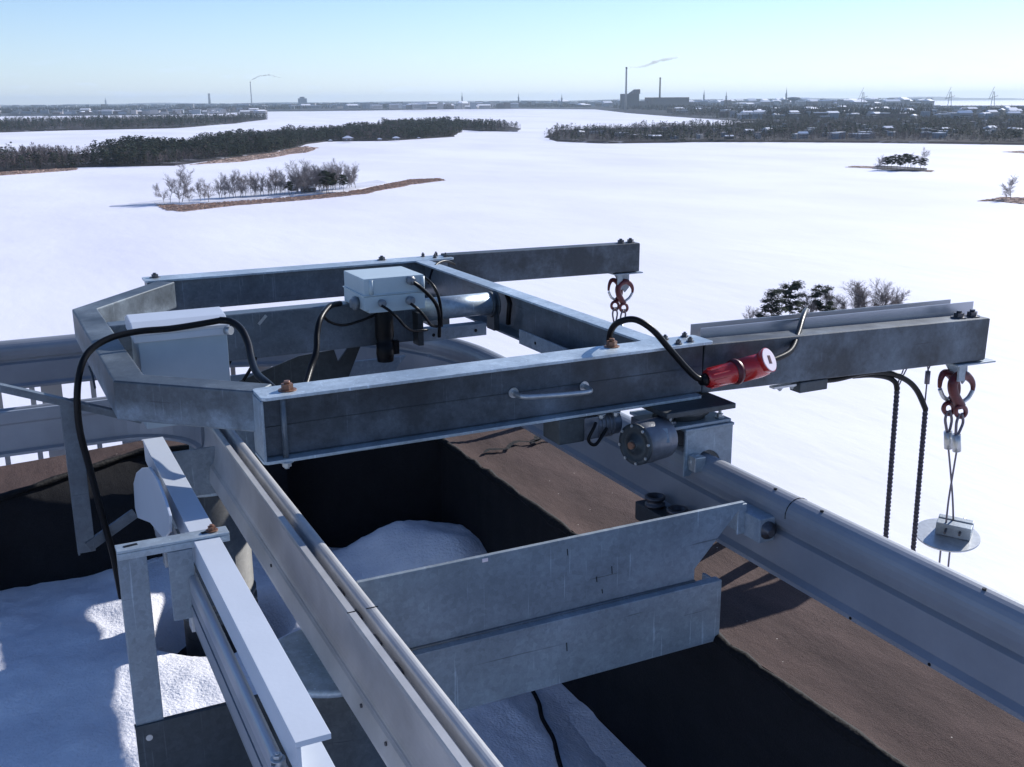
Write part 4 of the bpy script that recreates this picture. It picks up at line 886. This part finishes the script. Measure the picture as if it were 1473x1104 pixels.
# junction box
jx0, jx1, jy0, jy1 = .650, .925, 1.12, 1.40
m = MB(); m.box(jx0, jx1, jy0, jy1, .202, .262); m.box(jx0+.02, jx1, jy0, 1.33, .190, .21); m.build('junction_box', M['jb'], tr, .005); jb = bpy.data.objects['junction_box']
m = MB(); m.box(jx0-.004, jx1+.004, jy0-.004, jy1+.004, .2635, .268); m.box(jx0+.003, jx1-.003, jy0+.003, jy1-.003, .266, .337); m.build('lid', M['jb'], jb, .005)
for x in (jx0+.035, jx1-.01):
    m = MB(); m.cyl((x, jy0+.008, .268), (x, jy0+.008, .33), .012, 12); m.build('corner_screw_well', M['jb'], jb)
def gland(mb, p, ax, r_=.014): mb.lathe(p, ax, [(0, r_), (.008, r_), (.009, r_*1.15), (.022, r_*1.15), (.023, r_*.85), (.034, r_*.7)], 14)
G = []
for p, ax, r_ in (((jx0+.075, jy0, .232), (0, -1, 0), .015), ((jx0+.20, jy0, .232), (.15, -1, 0), .017), (tuple(ony(588, 403, jy0)), (.45, -1, -.1), .017), ((jx1, jy0+.18, .305), (1, 0, 0), .016), ((jx0, jy0+.08, .225), (-1, 0, 0), .026)):
    m = MB(); gland(m, p, ax, r_); m.build('cable_gland', M['gland'], jb)
m = MB(); m.cyl((jx0+.125, jy0+.001, .232), (jx0+.125, jy0-.0015, .232), .012, 16); m.build('knockout', M['jb'], jb)
# cables fixed to the trolley
def cable(name, pts, r_, mat='black', par=tr, sub=10):
    m = MB(); m.tube(pts, r_, 12, sub); return m.build(name, M[mat], par)
def seq(l): return [ony(u, v, y) for u, v, y in l]
cable('power_cable', seq([(318, 461, .88), (290, 466, .88), (245, 473, .875), (200, 477, .87), (160, 486, .84), (130, 504, .80), (116, 530, .76), (111, 570, .74), (115, 620, .74), (128, 670, .75), (141, 720, .76), (152, 760, .77), (163, 800, .78), (175, 860, .80)]), .0120)
cable('power_cable', seq([(316, 461, .88), (332, 463, .86), (347, 474, .80), (357, 495, .72), (362, 518, .62), (370, 538, .5), (385, 552, .38), (400, 566, .3)]), .0135)
cable('power_cable', seq([(489, 437, 1.18), (474, 441, 1.10), (461, 458, 1.0), (456, 480, .95), (455, 505, .9), (447, 530, .85), (438, 560, .75)]), .0125)
cable('control_cable', seq([(463, 450, 1.02), (472, 462, 1.08), (492, 468, 1.15), (515, 463, 1.2), (541, 453, 1.22)]), .006)
cable('control_cable', seq([(549, 440, 1.07), (560, 447, 1.05), (572, 458, 1.06), (583, 470, 1.10), (595, 476, 1.18), (614, 475, 1.25)]), .006)
cable('control_cable', seq([(591, 437, 1.07), (602, 446, 1.05), (613, 458, 1.1), (620, 468, 1.2), (628, 470, 1.26)]), .0065)
cable('control_cable', seq([(592, 405, 1.095), (604, 413, 1.10), (620, 428, 1.15), (629, 442, 1.2), (632, 458, 1.25), (632, 485, 1.27)]), .0085)
cable('control_cable', seq([(610, 399, 1.3), (622, 410, 1.25), (630, 425, 1.23), (634, 445, 1.24), (635, 470, 1.25)]), .007)
cable('control_cable', seq([(617, 408, 2.1), (619, 396, 2.15), (624, 385, 2.2), (632, 378, 2.25), (643, 376, 2.3), (654, 381, 2.38)]), .007)
cable('control_cable', seq([(318, 548, 1.5), (330, 522, 1.5), (345, 492, 1.5), (362, 466, 1.5), (378, 455, 1.5)]), .007)
cable('control_cable', seq([(350, 548, 1.2), (362, 528, 1.22), (368, 515, 1.25)]), .007)
m = MB(); p1 = ony(372, 467, 1.31); p2 = ony(383, 454, 1.31); m.bar(p1, p2, .012, .004, V((0, 1, 0))); m.build('cable_tie', M['zinc'], tr)
# dark electric strap at the pivot
cable('pivot_hose', seq([(729, 425, 1.34), (733, 436, 1.30), (732, 450, 1.30), (731, 466, 1.32)]), .012); cable('pivot_hose', seq([(738, 423, 1.34), (743, 430, 1.31), (741, 442, 1.31)]), .007, 'zinc')
# drive unit: turntable plates, wheel housing, gear motor
m = MB(); m.box(1.33, 1.63, -.13, .14, -.032, -.0115); m.build('turntable_plate', M['dark'], tr, .004)
m = MB(); m.lathe((1.48, .0, -.032), (0, 0, -1), [(0, .105), (.02, .105), (.021, .09), (.038, .09)], 36); m.build('slewing_ring', M['dark'], tr)
m = MB(); m.box(1.34, 1.62, -.12, .13, -.083, -.0705); m.build('lower_plate', M['plate'], tr, .004)
for x, y in ((1.37, -.09), (1.59, -.09), (1.59, .10), (1.40, -.05)):
    m = MB(); hexbolt(m, (x, y, -.0705), (0, 0, 1), .012, .012); m.cyl((x, y, -.07), (x, y, -.033), .006, 8); m.build('bolt', M['zinc'], tr)
m = MB(); ar = [(1.515+.06*math.cos(math.radians(a)), -.245+.07*math.sin(math.radians(a))) for a in range(180, -1, -15)]
m.prism([(1.415, -.094), (1.415, -.262), (1.44, -.262), (1.455, -.245)]+ar[:]+[(1.585, -.262), (1.625, -.262), (1.625, -.094)], -.125, -.115, 'y')
m.prism([(1.415, -.094), (1.415, -.262), (1.44, -.262), (1.455, -.245)]+ar[:]+[(1.585, -.262), (1.625, -.262), (1.625, -.094)], .115, .125, 'y')
m.box(1.413, 1.627, -.130, .13, -.094, -.084); m.box(1.617, 1.627, -.114, .114, -.262, -.095); m.build('wheel_housing', M['plate'], tr, .003)
m = MB(); m.cyl((1.48, 0, -.135), (1.55, 0, -.135), .052, 28); m.build('drive_wheel', M['dark'], tr)
m = MB(); m.lathe((1.455, -.125, -.205), (0, -1, 0), [(0, .028), (.022, .028), (.024, .020), (.04, .020)], 18); m.box(1.43, 1.475, -.17, -.126, -.235, -.18); m.build('guide_roller', M['zinc'], tr, .003)
gax = V((-.96, -.27, .03)).normalized(); gc = ony(913, 640, -.12)-gax*.055
m = MB(); m.lathe(gc-gax*.10, gax, [(0, .066), (.01, .074), (.10, .076), (.13, .074), (.145, .068)], 32); m.box(1.29, 1.40, -.09, .04, -.165, -.06); m.build('gearbox', M['motor'], tr, .003); gb = bpy.data.objects['gearbox']
m = MB(); m.lathe(gc+gax*.045, gax, [(0, .074), (.010, .074), (.012, .060), (.006, .056), (.006, .034), (.012, .032), (.014, .020), (.024, .018)], 32); m.build('flange_cover', M['dark'], gb)
m = MB()
u_ = gax.cross(V((0, 0, 1))).normalized(); v_ = gax.cross(u_)
for k in range(8):
    a = k*math.pi/4+.2; c_ = gc+gax*.055+u_*.067*math.cos(a)+v_*.067*math.sin(a); hexbolt(m, c_, gax, .0055, .004, False)
m.build('flange_bolt', M['zinc'], gb)
m = MB(); m.cyl(gc+gax*.06, gc+gax*.078, .013, 16); m.build('shaft_end', M['copper'], gb)
m = MB(); nn = V((-.12, -.88, .45)).normalized(); c_ = gc-gax*.04+nn*.068; m.obox(c_, nn.cross(V((0, 0, 1))).normalized(), nn.cross(nn.cross(V((0, 0, 1)))).normalized(), nn, .030, .026, .003); m.build('cover_plate', M['plate'], gb, .001)
m = MB(); m.cyl((1.22, .03, -.065), (1.10, .03, -.065), .045, 24); m.box(1.06, 1.12, -.02, .07, -.10, -.02); m.build('motor', M['motor'], tr, .003)
m = MB()
for k in range(5): m.cyl((1.19-.016*k, .03, -.065), (1.186-.016*k, .03, -.065), .050, 24)
m.build('cooling_fin', M['motor'], tr)
m = MB(); m.box(.955, 1.055, -.03, .09, -.10, -.0115); m.build('idler_housing', M['dark'], tr, .004)
cable('motor_lead', [(1.10, -.03, -.04), (1.08, -.05, -.05), (1.06, -.05, -.09), (1.09, -.05, -.11), (1.14, -.04, -.06)], .006)
m = MB()
for x in (1.13, 1.19): hexbolt(m, (x, -.015, -.012), (0, 0, -1), .012, .012)
m.build('bolt', M['zinc'], tr)
# inner side legs of the trolley
for y in (.05, 2.45):
    m = MB(); m.box(-.01, .045, y-.04, y+.04, ZR+.012, -.011 if y < 1 else .029); m.cyl((-.005, y, ZR+.03), (.035, y, ZR+.03), .028, 20)
    if y > 1: m.build('wheel_leg', M['dark'], tr)
m = MB(); m.box(1.45, 1.57, 2.40, 2.54, ZR+.012, .029); m.build('wheel_leg', M['dark'], tr)
# current collector arm hanging from the hoop
m = MB(); A_ = ony(-150, 520, .80); B_ = ony(205, 600, .80); m.bar(A_, B_, .035, .007); m.bar(A_+V((0, .016, -.016)), B_+V((0, .016, -.016)), .005, .028); m.build('diagonal_bar', M['tube'], tr, .001)
m = MB(); m.box(-.575, -.568, .80, .845, -.53, .055); m.box(-.575, -.515, .793, .800, -.52, .06); m.build('collector_post', M['tube'], tr, .002)
m = MB(); m.bar((-.545, .83, -.515), (-.365, .86, -.425), .075, .008); m.bar((-.54, .79, -.50), (-.365, .82, -.41), .006, .04); m.build('collector_foot', M['tube'], tr, .001)
cp = [onx(u, v, -.365) for u, v in ((194, 695), (198, 680), (206, 673), (216, 672), (228, 690), (238, 716), (246, 742), (246, 765), (238, 775), (228, 764), (218, 752), (200, 745), (196, 730))]
m = MB(); m.prism([(p.y, p.z) for p in cp], -.37, -.362, 'x'); m.build('collector_shoe', M['white'], tr, .002)
# ================================================================== ALUMINIUM CHANNEL over the front beam
m = MB(); m.bar((1.66, .142, .176), (3.12, .142, .150), .004, .07); m.bar((1.66, .205, .180), (3.05, .205, .155), .004, .07); m.bar((1.66, .173, .146), (3.10, .173, .120), .06, .004)
tag(m.build('cable_channel', M['alu'], origin=(2.4, .17, .12)), 'long pale aluminium channel lying along the right extension beam', 'channel')
# ================================================================== PLUG and its cables
ax_ = V((1, .03, .085)).normalized(); p0 = V((1.53, -.075, .076))
plug = thing('power_connector', 'red round industrial plug and socket hanging on the front of the right beam', 'plug', tuple(p0))
m = MB(); m.lathe(p0, ax_, [(0, .020), (.004, .030), (.012, .034), (.06, .036), (.115, .040), (.118, .043)], 28); m.build('plug_body', M['red'], plug)
m = MB(); m.lathe(p0+ax_*.118, ax_, [(0, .044), (.012, .045), (.014, .048), (.024, .048), (.026, .044), (.03, .044)], 28); m.build('locking_ring', M['redh'], plug)
m = MB(); m.lathe(p0+ax_*.149, ax_, [(0, .044), (.10, .045), (.125, .042), (.138, .034), (.142, .02)], 28); m.build('socket_body', M['red'], plug)
m = MB()
for k in range(10):
    a = k*.628; u_ = V((0, 1, 0)); v_ = ax_.cross(u_); c_ = p0+ax_*.05+u_*.036*math.cos(a)+v_*.036*math.sin(a); m.bar(c_-ax_*.035, c_+ax_*.04, .004, .004)
m.build('grip_rib', M['red'], plug)
lc = p0+ax_*.262+V((0, -.030, .024)); ln = V((.38, -.80, .47)).normalized()
m = MB(); m.lathe(lc-ln*.03, ln, [(0, .036), (.015, .044), (.032, .047), (.036, .047)], 32); m.build('socket_lid', M['red'], plug)
m = MB(); m.lathe(lc+ln*.006, ln, [(0, .044), (.0025, .0435)], 32); m.build('lid_face_disc', M['lid'], plug)  # pale pinkish disc covering the face of the red lid
m = MB(); su = V((.93, .33, -.16)).normalized(); su = (su-ln*su.dot(ln)).normalized(); sv = ln.cross(su); m.obox(lc+ln*.0088, su, sv, ln, .010, .016, .0006); m.obox(lc+ln*.0095, su, sv, ln, .005, .012, .0006); m.build('lid_mark', M['redh'], plug)
m = MB(); m.cyl(p0-ax_*.022, p0+ax_*.002, .018, 16, .024); m.build('cable_gland', M['black'], plug)
pc = [(1.245, .125, .205), (1.235, .10, .25), (1.235, .05, .292), (1.27, .0, .308), (1.32, -.035, .275), (1.38, -.055, .205), (1.45, -.07, .125), (1.49, -.075, .088), (1.52, -.075, .077)]
m = MB(); m.tube(pc, .0115, 12, 10); m.build('flexible_cable', M['black'], plug)
e0 = p0+ax_*.285; pc = [e0-ax_*.01, e0+V((.02, .0, .008))]+[ony(u, v, y) for u, v, y in ((1136, 506, -.03), (1147, 483, .04), (1154, 460, .12), (1158, 449, .19), (1160, 447, .24))]; q = pc[-1]; pc += [q+V((.005, .03, -.03)), q+V((.0, .04, -.12)), q+V((.02, .0, -.24)), V((2.16, .12, -.045))]
m = MB(); m.tube(pc, .0115, 12, 10); m.build('flexible_cable', M['black'], plug)
# ================================================================== HOOKS and wire ropes
def hookset(y, lab, s_, du, dv, root_loc, mirror=False):
    """s_: pixel scale factor of the set, du, dv: pixel shift from the front set"""
    root = thing('lifting_hook', lab, 'hook', root_loc)
    def W(u, v, dy=0): return ony(1376+(u-1376)*s_+du, 560+(v-560)*s_+dv, y+dy)
    k = (W(1386, 560)-W(1376, 560)).length/10
    def tb(name, pts, r_, mat, rf=None): m = MB(); m.tube([W(u, v, d_) for u, v, d_ in pts], r_*k, 10, 8, rf=rf); m.build(name, M[mat], root)
    tb('hook_body', [(1382, 584, -.02), (1377, 576, -.02), (1371.5, 564, -.02), (1371, 551, -.02), (1378, 542, -.02), (1388, 540, -.02), (1396, 546, -.02), (1399.5, 554, -.02), (1399, 563, -.02)], 4.4, 'redh', lambda t: 1.15-.75*max(0, t-.55)/.45)
    tb('hook_body', [(1365, 580, .03), (1371, 573, .03), (1375, 563, .03), (1374, 550, .03), (1367, 539, .03), (1358, 537, .03), (1353, 546, .03), (1351.5, 558, .03)], 4.0, 'redh', lambda t: 1.15-.7*max(0, t-.55)/.45)
    tb('safety_latch', [(1399, 562, -.02), (1393, 572, -.02), (1384, 579, -.02)], 2.2, 'zinc'); tb('safety_latch', [(1352, 560, .03), (1357, 571, .03), (1366, 577, .03)], 2.2, 'zinc')
    for u, v, d_ in ((1382, 592, -.02), (1364.5, 588, .03)):
        m = MB(); m.tube([W(u+7.2*math.cos(a), v+8*math.sin(a), d_+.012*math.sin(a)) for a in [i*math.pi/8 for i in range(16)]], 2.4*k, 8, 2, closed=True); m.build('eye_ring', M['redh'], root)
    return W, k, root
def wr(mb, pts, r_): mb.tube(pts, r_, 6, 6)
W, k, hk = hookset(.08, 'pair of red hooks with wire ropes and disc under the near beam end', 1, 0, 0, (3.03, .08, -.25))
def ropeset(W, k, y, lab, full, loc):
    root = thing('wire_rope', lab, 'wire rope', loc)
    for cu, top, d_, fb in ((1364.5, 590, .03, 1364), (1382, 594, -.02, 1376)):
        m = MB()
        for sgn in (-1, 1): wr(m, [W(cu+sgn*1.5, top+1, d_), W(cu+sgn*4.6-(cu-fb)*.2, top+13, d_), W(cu+sgn*3.2-(cu-fb)*.6, top+24, d_), W(fb+sgn*1.2, top+33, d_)], 1.5*k)
        m.build('thimble_eye', M['wire'], root)
        m = MB(); m.cyl(W(fb-.3, top+31, d_), W(fb+.3, top+55, d_), 4.3*k, 12); m.build('ferrule', M['zinc'], root)
    if full:
        a = W(1364.3, 645, .03); b = W(1376.3, 648, -.02); x1 = W(1369, 690, .0); m = MB()
        wr(m, [a, W(1367.5, 680, .02), W(1370.5, 720, 0), W(1371.5, 757, 0)], .0045); wr(m, [b, W(1371, 680, -.01), W(1364.5, 720, -.01), W(1360.5, 757, 0)], .0045)
        c1 = W(1353, 793, 0); c2 = W(1366, 796, 0)
        m.cyl(W(1360.5, 757, 0), c1, .0045, 6); m.cyl(W(1371.5, 757, 0), c2, .0045, 6)
        for c_ in (c1, c2): m.cyl(c_, (c_.x+.06, c_.y+.0, -9), .0045, 6); m.cyl((c_.x+.06, c_.y, -9), (c_.x+.06, c_.y, LAKE), .0045, 6)
        m.build('rope', M['wire'], root)
    else:
        m = MB()
        for u in (1364, 1376): p = W(u, 645, 0); m.cyl(p, (p.x, p.y, LAKE), .0045, 6)
        m.build('rope', M['wire'], root)
    return root
ropeset(W, k, .08, 'twisted pair of steel ropes carrying the round disc weight', True, (3.03, .08, -.6))
sc = .80; du = 893-1376; dv = 418-560+2
W2, k2, hk2 = hookset(2.5, 'pair of red hooks under the end of the far beam', .72, du, dv, (2.78, 2.5, -.1))
ropeset(W2, k2, 2.5, 'short visible ropes below the far red hooks', False, (2.78, 2.5, -.4))
dc = ony(1362, 771, .08); dsc = thing('disc_weight', 'round flat metal disc clamped on the two twisted ropes', 'disc', tuple(dc)); nn = V((-.10, -.12, 1)).normalized()
m = MB(); m.lathe(dc, nn, [(0, .141), (.004, .142), (.008, .141)], 48); m.build('disc', M['zinc'], dsc)
m = MB(); ex = V((.55, -.83, 0)).normalized(); ex = (ex-nn*ex.dot(nn)).normalized(); ey = nn.cross(ex); b0 = dc+nn*.009+V((.015, -.02, 0))
m.obox(b0+nn*.03, ex, ey, nn, .075, .022, .03); m.obox(b0+nn*.03+ey*.05, ex, ey, nn, .075, .016, .030); m.build('clamp_block', M['plate'], dsc, .003)
m = MB(); m.obox(b0+nn*.013-ey*.0+ex*-.01+V((.09, .03, -.0)), V((1, .15, 0)).normalized(), V((-.15, 1, 0)).normalized(), nn, .045, .018, .006)
m.cyl(b0-ey*.06+nn*.035-ex*.03, b0+ey*.10+nn*.035-ex*.03, .006, 8); m.cyl(b0-ey*.05+nn*.035+ex*.03, b0+ey*.11+nn*.035+ex*.03, .006, 8); m.build('clamp_bolt', M['bolt'], dsc)
# dark braided supply cables hanging outside the track
def braid(x, y, z0, z1, lab, x_low):
    m = MB(); n_ = int((z0-z1)/.005)
    for s_ in range(2):
        m.tube([(x+(x_low-x)*(i*.005/(z0-z1))+.0055*math.cos(i*.85+s_*math.pi), y+.0055*math.sin(i*.85+s_*math.pi), z0-i*.005) for i in range(n_)], .0072, 6, 1)
    m.cyl((x_low, y, z1), (x_low, y, LAKE), .015, 8)
    tag(m.build('hanging_cable', M['rope'], origin=(x, y, z0)), lab, 'cable')
braid(2.665, .1, -.13, -2.2, 'thick dark braided cable hanging left of its twin outside the track', 2.70)
braid(2.845, .1, -.25, -2.2, 'thick dark braided cable hanging nearest the disc ropes', 2.87)
m = MB(); m.tube([(2.16, .10, -.045), (2.3, .10, -.060), (2.46, .10, -.052), (2.58, .10, -.062), (2.70, .10, -.105), (2.78, .10, -.165), (2.845, .10, -.26)], .0125, 12, 10)
m.tube([(2.42, .11, -.062), (2.52, .11, -.070), (2.61, .11, -.09), (2.65, .10, -.115), (2.665, .10, -.15)], .0115, 12, 8)
tag(m.build('supply_cable', M['black'], origin=(2.5, .1, -.06)), 'smooth black cable arching under the beam to both braided cables', 'cable')
root = thing('wire_sling', 'thin wire sling holding the left braided cable under the beam', 'wire sling', (2.69, .1, -.05)); m = MB(); wr(m, [(2.70, .1, -.04), (2.685, .1, -.08), (2.668, .1, -.12), (2.662, .1, -.2)], .003); wr(m, [(2.725, .1, -.04), (2.70, .1, -.08), (2.675, .1, -.13)], .003); m.build('loop', M['wire'], root)
root = thing('wire_sling', 'thin wire sling with ferrule above the right braided cable', 'wire sling', (2.84, .1, -.05)); m = MB(); wr(m, [(2.825, .1, -.045), (2.835, .1, -.075), (2.838, .1, -.09)], .003); wr(m, [(2.855, .1, -.045), (2.842, .1, -.075), (2.838, .1, -.09), (2.838, .1, -.27)], .0035); m.build('loop', M['wire'], root)
m = MB(); m.cyl((2.838, .1, -.088), (2.838, .1, -.145), .011, 10); m.build('ferrule', M['wire'], root)
# ================================================================== COLLECTOR RAIL (white profile + conductor line) and its bracket
cr_ = thing('collector_rail', 'white aluminium profile with conductor strip running towards the viewer', 'rail', (-.3, -.3, -.3))
y0, y1 = -1.375, .65
m = MB(); m.box(-.330, -.262, y0, y1, -.092, -.080); m.build('top_flange', M['white'], cr_, .001)
m = MB(); m.box(-.328, -.320, y0, y1, -.152, -.0925); m.build('web', M['white'], cr_)
m = MB(); m.box(-.328, -.258, y0-.02, y1, -.160, -.1525); m.build('lower_flange', M['white'], cr_, .001)
def cover(ya, yb):
    m = MB(); P = [(-.012*math.cos(math.radians(a)), .012*math.sin(math.radians(a))) for a in range(0, 181, 20)]
    prof = [(p[0]*1.05, p[1]) for p in P]+[(.012, -.03), (-.012, -.03)]
    m.sweep(prof, [(-.340, ya, -.188), (-.340, yb, -.188)]); m.build('conductor_cover', M['alu'], cr_)
for ya, yb in ((-1.9, -1.30), (-1.255, -.35), (-.29, .12), (.17, .36)): cover(ya, yb)
m = MB()
for k_ in range(4): m.box(-.352+.002*(k_ % 2), -.330, y0-.5, .40, -.226-.030*k_, -.222-.030*k_+.020)
m.build('conductor_strip', M['rail'], cr_)
m = MB(); m.box(-.347, -.3285, y0-.5, .40, -.34, -.2015); m.build('strip_back', M['gland'], cr_)
for y in (-1.285, -.32, .145):
    m = MB(); m.box(-.356, -.325, y-.022, y+.022, -.345, -.190); m.cyl((-.34, y, -.19), (-.34, y, -.166), .010, 12); hexbolt(m, (-.345, y, -.165), (0, 0, 1), .010, .008); m.build('hanger_clamp', M['zinc'], cr_, .002)
br = thing('rail_post', 'galvanised gallows bracket with slotted arm over the white profile', 'bracket', (-.48, -.32, -.58))
ya = -.345
m = MB(); m.box(-.525, -.235, ya, ya+.052, -.079, -.072); m.box(-.525, -.235, ya, ya+.006, -.098, -.0795); m.build('arm', M['light'], br, .002)
m = MB(); m.bar((-.505, ya+.026, -.0712), (-.470, ya+.032, -.0712), .011, .0012); m.bar((-.305, ya+.026, -.0712), (-.262, ya+.032, -.0712), .012, .0012); m.build('slot', M['black'], br)
m = MB(); hexbolt(m, (-.276, ya+.030, -.071), (0, 0, 1), .011, .010); m.build('bolt', M['copper'], br)
m = MB(); m.box(-.523, -.452, ya+.004, ya+.011, -.60, -.0795); m.box(-.523, -.516, ya+.012, ya+.05, -.60, -.0795); m.build('post', M['plate'], br, .0015)
m = MB(); m.box(-.40, -.335, ya+.0, ya+.008, -.30, -.0995); m.build('hanger_tab', M['plate'], br, .0015)
m = MB(); m.box(-.528, .20, ya-.004, ya+.004, -.86, -.585); m.box(-.528, .20, ya+.0045, ya+.03, -.600, -.594); m.build('base_plate', M['dark'], br, .0015)
m = MB(); m.cyl((-.495, ya-.006, -.625), (-.495, ya-.0035, -.625), .009, 14); m.build('hole', M['zinc'], br)
# ------------------------------------------------------------------ haze
m = MB(); m.box(-20500, 42500, -2600, 42500, LAKE-3, LAKE+330)
hm = bpy.data.materials.new('haze'); hm.use_nodes = True; hn = hm.node_tree.nodes; hn.remove(hn['Principled BSDF']); pv = hn.new('ShaderNodeVolumePrincipled')
pv.inputs['Color'].default_value = (.72, .86, 1, 1); pv.inputs['Density'].default_value = .00003; pv.inputs['Anisotropy'].default_value = .2; hm.node_tree.links.new(pv.outputs[0], hn['Material Output'].inputs['Volume'])
hz = m.build('haze', hm); tag(hz, kind='stuff')
